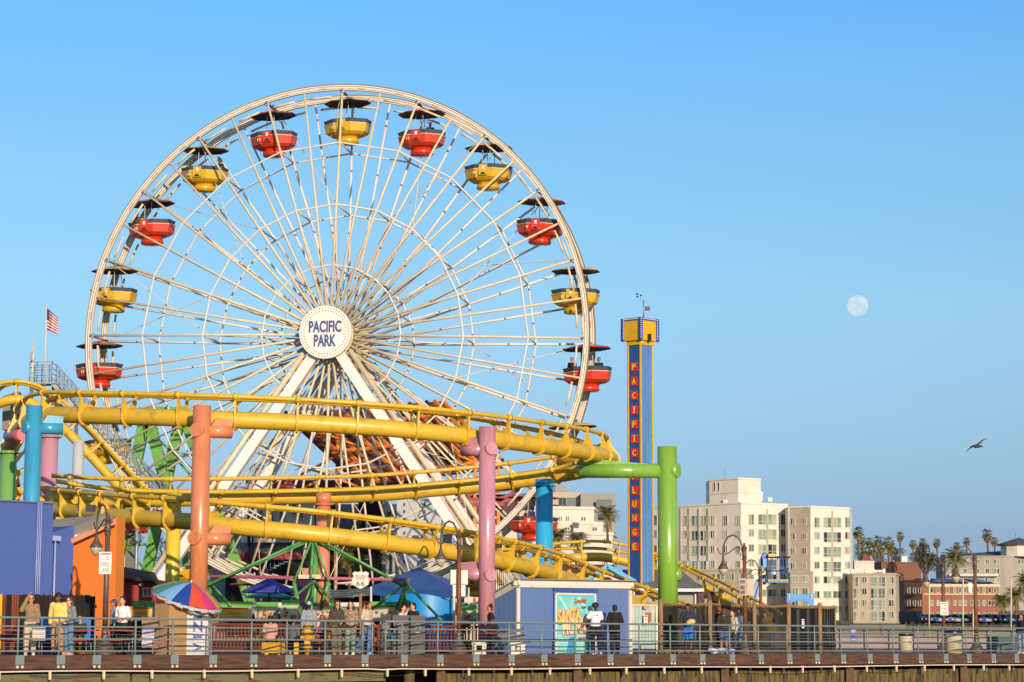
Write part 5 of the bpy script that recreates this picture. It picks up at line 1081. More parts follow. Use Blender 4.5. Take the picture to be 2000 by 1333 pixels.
t = thing('street_clock', 'black and white round street clock behind the lamp', 'clock', at(904, 1100, 120)); m = MB(); c = at(904, 1000, 120); m.sweep([c+Vector((0, -.15, 0)), c+Vector((0, .15, 0))], .28, 20); m.tube(c-Z*.3, Vector((c.x, c.y, 0)), .12, n=8); m.box(c-Z*.9, (.5, .4, 1.0)); m.build('case', dark, t)
m = MB(); m.sweep([c+Vector((0, -.17, 0)), c+Vector((0, -.155, 0))], .21, 20); f_ = m.build('clock_face', white, t); m = MB(); m.beam(c+Vector((0, -.19, 0)), c+Vector((.02, -.19, .17)), .03); m.beam(c+Vector((0, -.19, 0)), c+Vector((.1, -.19, .05)), .03); m.build('hands', dark, f_)
# left buildings
blw = M('wall_blue', '405592', .7, 0, .06, 1); orw = M('wall_orange', 'cf6a1c', .7, 0, .07, 1)
t = thing('blue_hall', 'big windowless violet blue building at the left edge', 'building', dk(50, 6))
a, b, c2 = dk(-60, 6), dk(96, 6), dk(96, 7); hz = zat(96, 983, b.y); m = MB(); m.prism([a, b, b+EN*9, a+EN*9], Z*hz); w_ = m.build('wall', blw, t)
m = MB(); m.box((a+b)/2+Z*hz-EN*.03, ((b-a).length+.2, .1, .05), RA); m.build('coping', M('coping_grey', '5a6490', .6), w_)
for x in (66, 69.5, 73): m = MB(); m.tube(dk(x, 5.9), dk(x, 5.9, hz), .022, n=6); m.build('conduit', M('conduit_blue', '8890c0', .5), t)
a, b = dk(90, 7.6), dk(138, 7.6); h1, h2 = zat(96, 1042, a.y), zat(138, 1027, b.y); m = MB(); m.prism([a, b, b+Z*h2, a+Z*h1], EN*6); m.build('side_wing', blw, t)
m = MB(); m.tube(dk(102, 7.4), dk(102, 7.4, zat(102, 1056, dk(102, 7.4).y)), .035, n=6); q = dk(102, 7.4, zat(102, 1052, dk(102, 7.4).y)); m.box(q, (.3, .2, .16), RA); m.build('downpipe', M('pipe_pale', '9aa2cc', .5), t)
t = thing('orange_hall', 'orange walled building with a flat pale roof behind the left lamp', 'building', dk(180, 8))
a, b = dk(136, 8), dk(222, 8); ha, hb = zat(138, 1060, a.y), zat(222, 1010, b.y)
m = MB(); m.prism([a, b, b+Z*hb, a+Z*ha], EN*.3); w_ = m.build('wall', orw, t); m = MB(); m.prism([b, b+Vector((.18, .6, 0)), b+Vector((.18, .6, hb)), b+Z*hb], EN*.3); m.build('side_wall', M('wall_orange_light', 'd17a30', .7, 0, .06, 1), t)
sl2 = M('roof_sheet_pale', '8f8576', .8, 0, .15, 2); cr_ = M('fascia_salmon', 'c4805c', .6)
m = MB(); q0, q1 = dk(97, 10), dk(205, 8); m.add([at(97, 1016, q0.y), at(215, 1002, q1.y), at(222, 1018, q1.y-.6), at(138, 1049, a.y-.4), at(97, 1052, a.y-.4)], [(0, 1, 2, 3, 4)]); m.build('roof', sl2, t)
m = MB(); m.beam(at(138, 1058, a.y-.5), at(226, 1018, b.y-.5), .08, .16); m.build('fascia', cr_, t)
m = MB(); q = at(177, 993, b.y-.5); m.box(q, (.3, .2, .22)); m.box(at(82, 985, 78), (.25, .2, .2)); m.build('floodlight', dark, t)
t = thing('board_fence', 'dark weathered board fence in front of the blue and orange walls', 'fence', dk(110, 4.2))
rb = wear('boards_black', '16110e', '3a281c', .9, 3, .5, .7, stretch=(6, 6, .3))
for k in range(31):
    x = 34+k*4.9; m = MB(); hh = 1.78+.03*random.uniform(-1, 1); q = dk(x, 4.2+.03*(k % 2)); m.box(q+Z*(.05+hh/2), (.085, .03, hh), RA); m.build('board', rb, t)
m = MB(); m.beam(dk(34, 4.28, 1.5), dk(186, 4.28, 1.5), .05, .1); m.beam(dk(34, 4.28, .4), dk(186, 4.28, .4), .05, .1); m.build('fence_rail', rb, t)
t = thing('slatted_gate', 'reddish slatted wooden gate with a yellow post at the left edge', 'gate', dk(15, 4)); rw = wear('redwood', '7a3a1c', '3a1c10', .8, 3, .5, .7, stretch=(6, 6, .3))
for k in range(7): m = MB(); m.box(dk(2+k*5, 4, .92), (.07, .04, 1.8), RA); m.build('slat', rw if k not in (2, 3) else rb, t)
m = MB(); m.box(dk(-4, 3.9, .92), (.16, .05, 1.8), RA); m.build('yellow_post', M('sign_yellow', 'd0a21a', .6), t)
t = thing('red_shed', 'red shed with a dark sloping roof and small white window behind the ride', 'shed', dk(260, 15)); RY = 97
m = MB(); slab(m, 205, 245, 1128, 1245, RY-2, 4); m.build('side_wall', M('shed_red', 'b02a14', .6, 0, .1, 1), t); m = MB(); slab(m, 245, 305, 1132, 1245, RY-1.9, 4); m.build('wall', M('shed_dark_red', '8a1a14', .6, 0, .1, 1), t)
m = MB(); m.prism([at(200, 1124, RY-2.6), at(310, 1136, RY-2.6), at(300, 1118, RY), at(222, 1104, RY)], (0, .4, -.04)); m.prism([at(200, 1124, RY-2.6), at(310, 1136, RY-2.6), at(310, 1139, RY-2.6), at(200, 1128, RY-2.6)], (0, .1, 0)); m.build('roof', M('shed_roof', '1f1a18', .8), t)
m = MB(); slab(m, 279, 296, 1148, 1166, RY-1.97, .04); w_ = m.build('window', white, t)
for x0, x1 in ((281, 287), (289, 294)): m = MB(); slab(m, x0, x1, 1150, 1164, RY-2.0, .02); m.build('pane', M('pane_brown', '6a4c34', .3), w_)
m = MB(); m.ell(at(275, 1142, RY-2.1), .09); m.box(at(227, 1143, RY-2.05), (.1, .05, .1)); m.build('wall_lamp', white, t)
# shingle roofs behind the booth
shg = brickmat('brown_shingles', '7a5240', '6a4434', '4a3026', .3, .12); shr = brickmat('grey_shingles', '83817c', '706e6a', '4c4a48', .3, .12)
t = thing('brown_roof_house', 'low house with brown shingle roof and blue trimmed gable behind the booth', 'house', (at(1100, 1250, 118).x, 118, 0))
m = MB(); m.prism([at(1010, 1150, 112), at(1205, 1150, 112), at(1200, 1103, 117), at(1062, 1103, 117)], (0, .2, 0)); m.build('roof', shg, t); m = MB(); slab(m, 1000, 1240, 1148, 1250, 113, 6); m.build('wall', wst, t)
m = MB(); m.add([at(1150, 1138, 110), at(1187, 1109, 110), at(1224, 1132, 110), at(1224, 1160, 110), at(1150, 1160, 110)], [(0, 1, 2, 3, 4)]); m.build('gable', M('gable_cream', 'd0bda0', .7), t)
m = MB(); m.beam(at(1138, 1138, 109.8), at(1187, 1106, 109.8), .1, .2); m.beam(at(1187, 1106, 109.8), at(1240, 1136, 109.8), .1, .2); m.build('gable_trim', M('trim_sky', '3c9ac4', .5), t)
m = MB(); m.prism([at(1187, 1104.5, 109.9), at(1241, 1136, 109.9), at(1239, 1135, 114), at(1187, 1105, 114)], (0, .1, -.05)); m.build('gable_roof', shg, t)
t = thing('grey_roof_house', 'small building with grey shingle roof and dark red doors right of the green column', 'house', (at(1300, 1250, 121).x, 121, 0))
m = MB(); m.prism([at(1228, 1150, 117), at(1373, 1150, 117), at(1330, 1113, 121), at(1215, 1113, 121)], (0, .2, 0)); m.build('roof', shr, t)
m = MB(); slab(m, 1225, 1362, 1156, 1250, 117.5, 5); m.build('wall', M('grey_wall', '8f918e', .8, 0, .05, 1), t); m = MB(); slab(m, 1225, 1375, 1150, 1156, 116.8, .2); slab(m, 1357, 1365, 1156, 1250, 117.3, .2); m.build('trim', white, t)
m = MB(); slab(m, 1364, 1376, 1150, 1250, 117, .3); m.build('door', M('door_maroon', '4a1412', .6), t); m = MB(); slab(m, 1382, 1411, 1156, 1250, 121, .3); m.build('side_screen', M('door_maroon', '4a1412', .6), t)
t = thing('stair_railing', 'dark slatted railing on stairs left of the brown roof', 'railing', at(965, 1160, 105)); m = MB()
for k in range(14): a = at(968+k*4, 1165, 105); m.beam(a, at(968+k*4, 1112+(k-7)*2*(k > 7), 105), .04)
m.beam(at(965, 1112, 105), at(1000, 1112, 105), .06); m.build('balusters', dark, t)
# ================================================================ BOOM LIFT + ARCH
LYY = 128; t = thing('boom_lift', 'blue cherry picker lift with an empty cage above the fence', 'lift', (at(1480, 1250, LYY).x, LYY, 0)); lb = M('lift_blue', '1c62a8', .4, 0, .1); lbl = M('lift_light_blue', '4a8cc0', .4, 0, .1); ld = M('lift_dark', '151a22', .5)
L3 = lambda x, y, d=0: at(x, y, LYY+d)
b0 = L3(1483, 1133); b1 = L3(1468, 1185); b1 = b1+(b1-b0)*1.2
m = MB(); m.beam(b0, b1, .34, .36); m.build('boom', lbl, t); m = MB(); m.beam(b0+Vector((.02, -.2, 0)), b1+Vector((.02, -.2, 0)), .05, .05); m.sweep([L3(1481, 1122, -.3), L3(1483, 1117, -.3), L3(1490, 1119, -.3), L3(1494, 1113, -.3), L3(1502, 1108, -.3)], .05, 7); m.sweep([L3(1482, 1135, -.3), L3(1486, 1128, -.3), L3(1495, 1127, -.3)], .07, 7); m.build('hose', ld, t)
m = MB(); m.beam(L3(1484, 1133), L3(1500, 1128), .25, .25); m.box(L3(1494, 1100, -.2), (.25, .3, .5)); m.build('jib', lbl, t)
m = MB(); W_ = at(1538, 1100, LYY).x-at(1498, 1100, LYY).x; c = L3(1518, 1137); m.box(c, (W_, .9, .12)); m.m = 1; m.box(c+Vector((0, -.46, .08)), (W_, .03, .1)); m.build('cage_floor', [lb, M('lift_stripe', '9a8a3a', .5)], t)
H_ = zat(1518, 1089, LYY)-c.z
m = MB()
for dy in (-.42, .42):
    for z in (.45, 1.0): m.tube(c+Vector((-W_/2, dy, H_*z)), c+Vector((W_/2, dy, H_*z)), .035, n=6)
    for k in range(5): m.tube(c+Vector((-W_/2+W_*k/4, dy, 0)), c+Vector((-W_/2+W_*k/4, dy, H_)), .03, n=6)
for sx_ in (-1, 1):
    for z in (.45, 1.0): m.tube(c+Vector((sx_*W_/2, -.42, H_*z)), c+Vector((sx_*W_/2, .42, H_*z)), .035, n=6)
m.build('cage', lb, t)
m = MB(); m.tube(c+Vector((-W_/2-.1, -.46, H_)), c+Vector((W_/2+.12, -.46, H_)), .05, n=6); m.tube(c+Vector((.1, -.48, H_*.45)), c+Vector((W_/2, -.48, H_*.52)), .04, n=6); m.box(c+Vector((-W_/2+.1, 0, H_*.45)), (.14, .7, H_*.9)); m.build('cage_padding', ld, t)
m = MB(); m.sweep([L3(1502, 1085), L3(1490, 1083), L3(1487, 1092), L3(1488, 1104), L3(1496, 1105)], .08, 8); m.box(L3(1493, 1093), (.3, .3, .5)); m.m = 1; m.box(L3(1507, 1085, -.4), (.36, .2, .16)); m.build('control_box', [lb, M('lift_yellow', 'd0a51c', .5)], t)
AY = 190; t = thing('entrance_arch', 'bright blue arched sign board in front of the white apartment block', 'sign', at(1563, 1190, AY)); ab = M('arch_blue', '2580c4', .5, 0, .05)
poly = [(1537, 1183), (1537, 1159), (1546, 1159), (1549, 1161), (1578, 1161), (1581, 1159), (1590, 1159), (1590, 1183), (1590, 1240), (1584, 1240), (1584, 1184), (1580, 1178), (1572, 1174), (1563, 1173), (1554, 1174), (1546, 1178), (1543, 1184), (1543, 1240), (1537, 1240)]
m = MB(); pts = [at(x, y, AY) for x, y in poly]; m.add(pts+[p+Vector((0, .3, 0)) for p in pts], []); 
k0 = 0; n = len(pts); fcs = [(0, 1, 2, 3, 17, 18), (3, 4, 13, 14, 15, 16, 17), (4, 5, 6, 7, 8, 9, 10, 11, 12, 13)]
fcs = [(1, 2, 3, 15, 16, 17, 18, 0), (3, 4, 12, 13, 14, 15), (4, 5, 6, 7, 8, 9, 10, 11, 12)]
for f in fcs: m.f.append(list(f)); m.f.append([i+n for i in f][::-1]); m.mi += [0, 0]; m.sm += [False]*2
for i in range(n): m.f.append([i, (i+1) % n, n+(i+1) % n, n+i]); m.mi.append(0); m.sm.append(False)
ar = m.build('arch_board', ab, t); text('sign_text', 'SEACASTLE', M('arch_letter', '5fb0dc', .5), ar, at(1563.5, 1167.5, AY-.03), (1, 0, 0), Z, .24, 1.3, .03, .01)
m = MB()
for x in (1541.5, 1585.5): m.ell(at(x, 1164, AY-.03), (.09, .04, .12), 8, 6); m.ell(at(x, 1169, AY-.03), (.06, .04, .16), 8, 6)
m.build('emblem', cream, ar)
# ================================================================ FAR BUILDINGS
gls = [M('glass_green', '7d8f7c', .25, 0, .15, .3), M('glass_teal', '5c6a64', .2, 0, .2, .3), M('glass_dark', '2c3436', .15, 0, .2, .3), M('glass_curtain', '98a08a', .4, 0, .1, .5)]
class Face:
    def __init__(s, x0, Y0, x1, Y1): s.x0, s.Y0, s.x1, s.Y1 = x0, Y0, x1, Y1; s.A = Vector((xat(x0, Y0), Y0, 0)); s.B = Vector((xat(x1, Y1), Y1, 0)); s.u = (s.B-s.A).normalized(); s.n = Vector((s.u.y, -s.u.x, 0))
    def hit(s, x, y, o=0):
        r = at(x, y, 100)-Vector((0, 0, CAMZ)); cpt = Vector((0, 0, CAMZ)); k = (s.A-cpt).dot(s.n)/r.dot(s.n); p = cpt+r*k; return p+s.n*o
def block(t, faces, ytop, mat, dep=12, zb=2.0, par=.0, name='wall'):
    ft = [faces[0].A]+[f_.B for f_ in faces]; zt = faces[0].hit((faces[0].x0+faces[0].x1)/2, ytop).z
    back = [ft[-1]+Vector((0, dep, 0)), ft[0]+Vector((0, dep, 0))]; poly = [p+Z*zb for p in ft+back]; m = MB(); m.prism(poly, Z*(zt-zb)); o = m.build(name, mat, t)
    m = MB(); 
    for f_ in faces: m.beam(f_.A+f_.n*.06+Z*(zt-.15), f_.B+f_.n*.06+Z*(zt-.15), .16, .34)
    m.build('cornice', mat, t); return zt
def win(t, f_, x0, x1, y0, y1, g=None, frame=None, mull=1, name='window'):
    p = [f_.hit(x0, y1, .08), f_.hit(x1, y1, .08), f_.hit(x1, y0, .08), f_.hit(x0, y0, .08)]
    zb = (p[0].z+p[1].z)/2; zt = (p[2].z+p[3].z)/2; p[0].z = p[1].z = zb; p[2].z = p[3].z = zt
    m = MB(); m.m = 0; e = .07
    m.beam(p[0]-Z*.03, p[1]-Z*.03, .16, .12); m.beam(p[3], p[2], .12, .08); m.beam(p[0], p[3], .12, .08); m.beam(p[1], p[2], .12, .08)
    for k in range(1, mull+1): a = p[0]+(p[1]-p[0])*k/(mull+1); b = p[3]+(p[2]-p[3])*k/(mull+1); m.beam(a, b, .1, .07)
    if y1-y0 > 17: a = p[0]+(p[3]-p[0])*.32; b = p[1]+(p[2]-p[1])*.32; m.beam(a, b, .1, .07)
    N_ = mull+1
    for k in range(N_):
        m.m = g if g is not None else random.choice([1, 1, 2, 2, 4, 3]); a = p[0]+(p[1]-p[0])*k/N_; b = p[0]+(p[1]-p[0])*(k+1)/N_; c_ = p[3]+(p[2]-p[3])*(k+1)/N_; d = p[3]+(p[2]-p[3])*k/N_; o_ = -f_.n*.04; m.quad(a+o_, b+o_, c_+o_, d+o_)
    return m.build(name, [frame or fr_w]+gls, t)
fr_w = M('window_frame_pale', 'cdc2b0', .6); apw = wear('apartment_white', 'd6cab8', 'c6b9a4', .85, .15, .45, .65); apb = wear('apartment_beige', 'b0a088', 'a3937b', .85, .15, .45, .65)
random.seed(11)
t = thing('white_apartment_block', 'large white apartment block with a stepped roof tower behind the green column', 'apartment block', (xat(1450, 452), 452, 0))
f1 = Face(1276, 462, 1385, 460); f2 = Face(1385, 460, 1450, 452); f3 = Face(1450, 452, 1542, 458)
f1 = Face(1276, 470, 1450, 452)
block(t, [f1, f3], 986, apw, 14)
ft1 = Face(1388, 466, 1445, 460); ft2 = Face(1445, 460, 1489, 463); block(t, [ft1, ft2], 935, apw, 8, 20); ft1b = Face(1388, 465.5, 1445, 459.5); ft2b = Face(1445, 459.5, 1493, 462.5); block(t, [ft1b, ft2b], 961, apw, 8.6, 20)
for x in (1396, 1404): win(t, ft1, x-2, x+2, 943, 959, 3, None, 0, 'vent')
for r_ in range(8):
    y = 1007+r_*29.3; h = 19 if r_ == 0 else (14 if r_ < 5 else 13)
    if r_ < 4: 
        for x0, x1, mu in ((1276, 1284, 0), (1334, 1342.5, 1), (1351, 1364.5, 1), (1368, 1380.5, 1), (1388, 1396.5, 1), (1413, 1421.5, 1), (1438, 1446, 1)): win(t, f1, x0, x1, y+(1 if mu else 0), y+(19 if x1-x0 > 12 else h), None, None, mu)
    for x0, x1, mu in ((1462, 1472, 1), (1480.5, 1496, 1), (1499.5, 1516, 1), (1524.5, 1535, 1)): win(t, f3, x0, x1, y-2, y-2+(20 if (x1-x0 > 13 and r_ < 5) or r_ == 0 else 14), None, None, mu)
m = MB()
for x in (1489.5+8.5,): m.beam(f3.hit(x, 995, .12), f3.hit(x, 1135, .12), .25, .3)
m.build('pilaster', apb, t)
for x in (1347, 1366, 1384, 1330): m = MB(); m.beam(f1.hit(x, 993, .12), f1.hit(x, 1095, .12), .25, .35); m.build('pilaster', apb, t)
m = MB(); m.box(f3.hit(1508, 980)+Vector((0, 4, .6)), (1, 1, 1)); m.box(f1.hit(1425, 984)+Vector((0, 8, .8)), (1.2, 1, 1)); m.tube(f1.hit(1425, 930)+Vector((0, 9, 0)), f1.hit(1425, 930)+Vector((0, 9, 2.5)), .1, n=5); m.build('roof_vent', grey, t)
f4 = Face(1318, 450, 1465, 440); zt = block(t, [f4, Face(1465, 440, 1470, 446)], 1112, apb, 12, 2, name='podium_wall')
for r_ in range(4):
    y = 1121+r_*26
    for x0, x1 in ((1362, 1372), (1384, 1397), (1400, 1415), (1424, 1434), (1443, 1451)): win(t, f4, x0, x1, y, y+13)
t = thing('right_apartment_block', 'tall cream apartment block with shaded left side, just right of the white block', 'apartment block', (xat(1583, 450), 450, 0))
f5 = Face(1542, 452.3, 1583, 449); f6 = Face(1583, 449, 1663, 455); f7 = Face(1663, 455, 1668, 460); block(t, [f5, f6, f7], 989, apw, 14)
m = MB(); m.prism([f5.A+f5.n*.004+Z*2, f5.B+f5.n*.004+Z*2, f5.hit(1583, 989, .004), f5.hit(1543, 989, .004)], f5.n*.01); m.build('side_wall', apb, t)  # thin beige overlay paints the shade of the left-facing side
for r_ in range(8):
    y = 1011+r_*28.8
    for x0, x1, mu in ((1590, 1600, 1), (1608, 1623, 1), (1626.5, 1642, 1), (1650, 1660, 1)): win(t, f6, x0, x1, y, y+(19.5 if (x1-x0 > 13 and r_ < 4) or r_ == 0 else 13.5), None, None, mu)
    if r_ < 4:
        for x0, x1 in ((1544.5, 1553), (1567, 1575)): win(t, f5, x0, x1, y+2, y+14.5)
m = MB(); m.beam(f6.hit(1624.8, 998, .12), f6.hit(1624.8, 1130, .12), .25, .3); m.build('pilaster', apb, t)
f8 = Face(1545, 444, 1590, 442); block(t, [f8], 1117, apb, 8, 2, name='podium_wall')
for r_ in range(4):
    for x0, x1 in ((1547, 1559), (1567, 1578)): win(t, f8, x0, x1, 1125+r_*24, 1138+r_*24)
t = thing('beige_apartment_block', 'low four storey beige apartment block right of the tall ones', 'apartment block', (xat(1710, 445), 445, 0))
f9 = Face(1667, 447, 1752, 444); f10 = Face(1752, 444, 1758, 452); block(t, [f9, f10], 1120, apb, 14)
for r_ in range(4):
    y = 1127+r_*22.5
    for x0, x1, h in ((1668, 1676, 18), (1684, 1693, 12), (1701, 1713, 19), (1716, 1729, 19), (1736, 1746, 13)): win(t, f9, x0, x1, y, y+h)
m = MB()
for k in range(12): q = f9.hit(1672+k*5.5, 1118)+Vector((0, 4, .3)); m.box(q, (random.uniform(.3, 1.2), 1.2, random.uniform(.3, 1.0)))
m.build('roof_unit', white, t)
t = thing('white_villa_roof', 'white roof house with red tiled cone beside the palms', 'house', (xat(1688, 500), 500, 0)); f_ = Face(1671, 500, 1710, 500); block(t, [f_], 1096, wst, 8, 4)
m = MB(); m.prism([at(1682, 1097, 500), at(1702, 1097, 500), at(1698, 1086, 503), at(1686, 1086, 503)], (0, 4, 0)); m.build('roof', M('tile_red_roof', '9a4a34', .9), t)
# brick buildings
brk = brickmat('red_brick', '955741', '874d3a', '80644f', .6, .2)
t = thing('brick_apartment_house', 'three storey red brick house with solar panels on its roof behind the car park', 'building', (xat(1850, 520), 520, 0))
f_ = Face(1768, 524, 1803, 518); g_ = Face(1803, 518, 1952, 530); block(t, [g_], 1141, brk, 16); block(t, [f_, Face(1803, 518, 1806, 519)], 1133, brk, 15.5)
m = MB()
for y in (1144, 1161): m.beam(g_.hit(1803, y, .12), g_.hit(1952, y, .12), .3, .55 if y == 1144 else .25)
m.build('cornice_band', M('cornice_cream', 'cdbd98', .7), t)
m = MB(); m.prism([g_.hit(1806, 1141.5, .1), g_.hit(1951, 1141.5, .1), g_.hit(1930, 1130, -6), g_.hit(1812, 1131, -6)], (0, .3, 0)); r2 = m.build('roof', M('roof_tan', '8a7a60', .9), t)
for x in (1818, 1832, 1846, 1862, 1876, 1914, 1926):
    m = MB(); m.prism([g_.hit(x, 1139.6, .1), g_.hit(x+12, 1139.6, .1), g_.hit(x+11, 1131.5, -5.5), g_.hit(x, 1131.5, -5.5)], (0, -.15, .25)); m.build('solar_panel', M('solar_blue', '24304e', .2), r2)
for y0 in (1148, 1173, 1197):
    for k, x in enumerate([1817, 1829, 1848, 1862, 1872, 1882, 1895, 1907, 1919, 1930, 1940]): win(t, g_, x, x+5, y0, y0+10, None, None, 0)
    for x in (1773, 1784, 1794): win(t, f_, x, x+5, y0, y0+11, None, None, 0)
m = MB()
for y in (1163, 1185): m.beam(f_.hit(1772, y, .6), f_.hit(1790, y, .6), 1.0, .12); [m.tube(f_.hit(1772+k*3, y, 1), f_.hit(1772+k*3, y-4, 1), .05, n=5) for k in range(7)]
m.build('fire_escape', dark, t)
t = thing('brown_brick_wall_building', 'windowless brown brick building below the palms', 'building', (xat(1750, 560), 560, 0)); f_ = Face(1724, 560, 1802, 566); block(t, [f_], 1098, brickmat('brown_brick', '80503c', '74483a', '6a5448', .6, .2), 12, 4)
m = MB(); slab(m, 1761, 1772, 1087, 1098, 570, 3); m.build('roof_box', white, t)
# white house and modern grey house in the middle
t = thing('white_terraced_house', 'white terraced villa with small windows between the blue column and the tower', 'house', (xat(1130, 260), 260, 0))
f_ = Face(1040, 266, 1160, 262)
for x0, x1, yt, Y in ((1040, 1160, 990, 266), (1120, 1178, 1020, 262), (1075, 1197, 1040, 259)): f_ = Face(x0, Y, x1, Y+1); block(t, [f_, Face(x1, Y+1, x1+8, Y+8)], yt, wst, 6, 0)
f_ = Face(1040, 259, 1200, 260)
for x0, x1, y0, y1 in ((1090, 1098, 1009, 1019), (1104, 1112, 1009, 1019), (1134, 1144, 1010, 1018), (1103, 1113, 1030, 1037), (1156, 1166, 1030, 1038), (1124, 1134, 1050, 1059), (1178, 1187, 1052, 1060), (1178, 1187, 1096, 1103), (1090, 1100, 1096, 1106), (1125, 1132, 1095, 1105)): win(t, f_, x0, x1, y0, y1, 3)
t = thing('modern_grey_house', 'modern grey flat roofed house with big corner windows above the white villa', 'house', (xat(1140, 300), 300, 0)); mg = M('panel_grey', '8b857c', .7, 0, .08, .4); mt_ = M('panel_tan', 'b09a80', .7, 0, .08, .4)
for x0, x1, yt, yb, Y, mm, nm in ((1080, 1136, 962, 990, 296, mt_, 'wall'), (1134, 1203, 964, 1040, 294, mg, 'wall'), (1083, 1107, 948, 968, 300, mg, 'roof_box')): m = MB(); slab(m, x0, x1, yt, yb, Y, 7); m.build(nm, mm, t)
f_ = Face(1080, 293, 1210, 293); 
for x0, x1, y0, y1, g in ((1091, 1106, 973, 988, 3), (1108, 1124, 973, 988, 2), (1165, 1194, 977, 990, 2), (1165, 1190, 994, 1010, 2)): win(t, f_, x0, x1, y0, y1, g, M('frame_grey', '6a655e'), 1)
t = thing('beach_house_row', 'row of pale low roofs behind the left columns', 'house', (xat(80, 300), 300, 0)); f_ = Face(20, 300, 240, 300); block(t, [f_], 962, M('far_roof', 'b09a84', .8, 0, .15, .2), 8, 0)
# hotel
htl = wear('hotel_grey', '9a9284', '8d8577', .85, .2, .45, .65); slt = M('slate_roof', '4a4a50', .8, 0, .15, .5)
t = thing('turret_hotel', 'grey hotel with white balconies, arched windows and a slate turret at the right edge', 'hotel', (xat(1950, 600), 600, 0))
f_ = Face(1850, 604, 1965, 600); g_ = Face(1965, 600, 2060, 612); block(t, [f_, g_], 1086, htl, 14)
m = MB(); m.prism([f_.hit(1848, 1089, .8), g_.hit(2060, 1086, .8), g_.hit(2060, 1071, -6), f_.hit(1860, 1081, -6)], (0, 1, 0)); m.build('roof', slt, t)
for y0, k2 in ((1093, 2), (1111, 1), (1129, 1)):
    for x in (1858, 1880, 1902, 1922, 1942): win(t, f_, x, x+10, y0, y0+9, None, white, 2)
    for x in (1988, 2006): win(t, g_, x, x+11, y0, y0+9, None, white, 2)
m = MB()
for y in (1124, 1142): m.beam(f_.hit(1855, y, .8), f_.hit(1950, y, .8), 1.4, .6)
m.build('balcony', M('balcony_white', 'c9c2b8', .6), t)
tc_ = at(1990, 1064.5, 606); m = MB(); m.lathe((tc_.x, 606, tc_.z), [(4.9, 0), (4.9, -3.2)], 10, smooth=False); m.build('turret_wall', wst, t); m = MB(); m.lathe((tc_.x, 606, tc_.z), [(.1, 1.9), (5.9, 0.05), (5.9, -.2), (4.9, -.2)], 10, smooth=False); m.build('turret_roof', slt, t); m = MB(); m.tube((tc_.x-1, 605, tc_.z+1.4), (tc_.x-1, 605, tc_.z+3), .12, n=5); m.build('finial', grey, t)
# ================================================================ TREES
leafg = M('palm_leaf', '85803a', .6, 0, .5, 8, c2='525a28'); leafd = M('palm_dead', '8a6a3c', .8, 0, .4, 8); trk = M('palm_trunk', '5f4f3d', .9, 0, .3, 6)
def palm(label, h=18, spread=2.0, nf=46, skirt=True, leafmat=None, feather=False, seed=1):
    rn = random.Random(seed); t2 = thing('palm_tree', label, 'palm tree', (0, 0, 0), 'palm trees on the bluff')
    m = MB(); m.sweep([(0, 0, 0), (.15, 0, h*.4), (.05, .1, h*.8), (0, 0, h)], [.32, .24, .2, .22], 8); m.build('trunk', trk, t2)
    def frond(m, az, el, L, wd):
        c, s = math.cos(az), math.sin(az); e0 = el; P_ = []
        p = Vector((0, 0, h)); n = 4
        for k in range(n+1):
            P_.append(p.copy()); ee = e0-(1.5 if feather else .75)*(k/n)**1.3*(1 if el > -.3 else .4); p = p+Vector((c*math.cos(ee), s*math.cos(ee), math.sin(ee)))*L/n
        sd = Vector((-s, c, 0))
        if feather:
            for k in range(n):
                for q in range(4): a = P_[k]+(P_[k+1]-P_[k])*q/4; 
                for q in range(4):
                    a = P_[k]+(P_[k+1]-P_[k])*q/4; d = (P_[k+1]-P_[k])*.3
                    for sg in (-1, 1): tip = a+sd*sg*wd*(1-.5*k/n)+d*1.2-Z*.25*L*.2; m.add([a, a+d*.5, tip], [(0, 1, 2)])
        else:
            hub = P_[2]
            for q in range(7):
                an = (q-3)*.42; tip = hub+(P_[4]-P_[2])*(1.05*math.cos(an))+sd*math.sin(an)*L*.42-Z*abs(q-3)*.04*L; b0_ = hub+sd*(an*.08*L); m.add([hub-sd*.05*L*0, b0_+sd*.06*L+(tip-hub)*.5, tip, b0_-sd*.06*L+(tip-hub)*.5], [(0, 1, 2, 3)])
            m.add([P_[0], P_[0]+sd*.05, P_[2]], [(0, 1, 2)])
    m = MB()
    for k in range(nf): frond(m, k*2.4+rn.uniform(-.3, .3), (rn.uniform(-.35, 1.35) if feather else math.asin(rn.uniform(-.85, 1))), spread*rn.uniform(.75, 1.05), spread*.28)
    m.build('crown', leafmat or leafg, t2, fixn=False)
    if skirt:
        m = MB()
        for k in range(18): frond(m, k*2.4, rn.uniform(-1.45, -1.0), spread*rn.uniform(.8, 1.2), spread*.15)
        m.build('dead_skirt', leafd, t2, fixn=False)
    return t2
prot = [palm('x', 18, 1.45, 70, True, seed=s) for s in (1, 2, 3)]
used = [False]*3
PW = ['leftmost tall palm touching the cream apartment block', 'palm with a small round crown, second from the apartment block', 'palm third from the apartment block, over the cluster', 'thick crowned palm in the middle of the left cluster', 'lower palm inside the left cluster', 'broad palm at the right side of the left cluster', 'palm leaning out at the right end of the left cluster', 'lone tall palm between the cluster and the pair', 'left palm of the pair above the brick wall building', 'right palm of the pair above the brick wall building', 'palm directly above the smaller right hand lamp', 'palm seen through the hook of the rightmost lamp', 'palm just right of the rightmost lamp hook', 'tallest palm left of the hotel turret', 'short palm closest to the hotel turret', 'low palm in front of the left cluster', 'palm with drooping crown low between the cluster trunks']
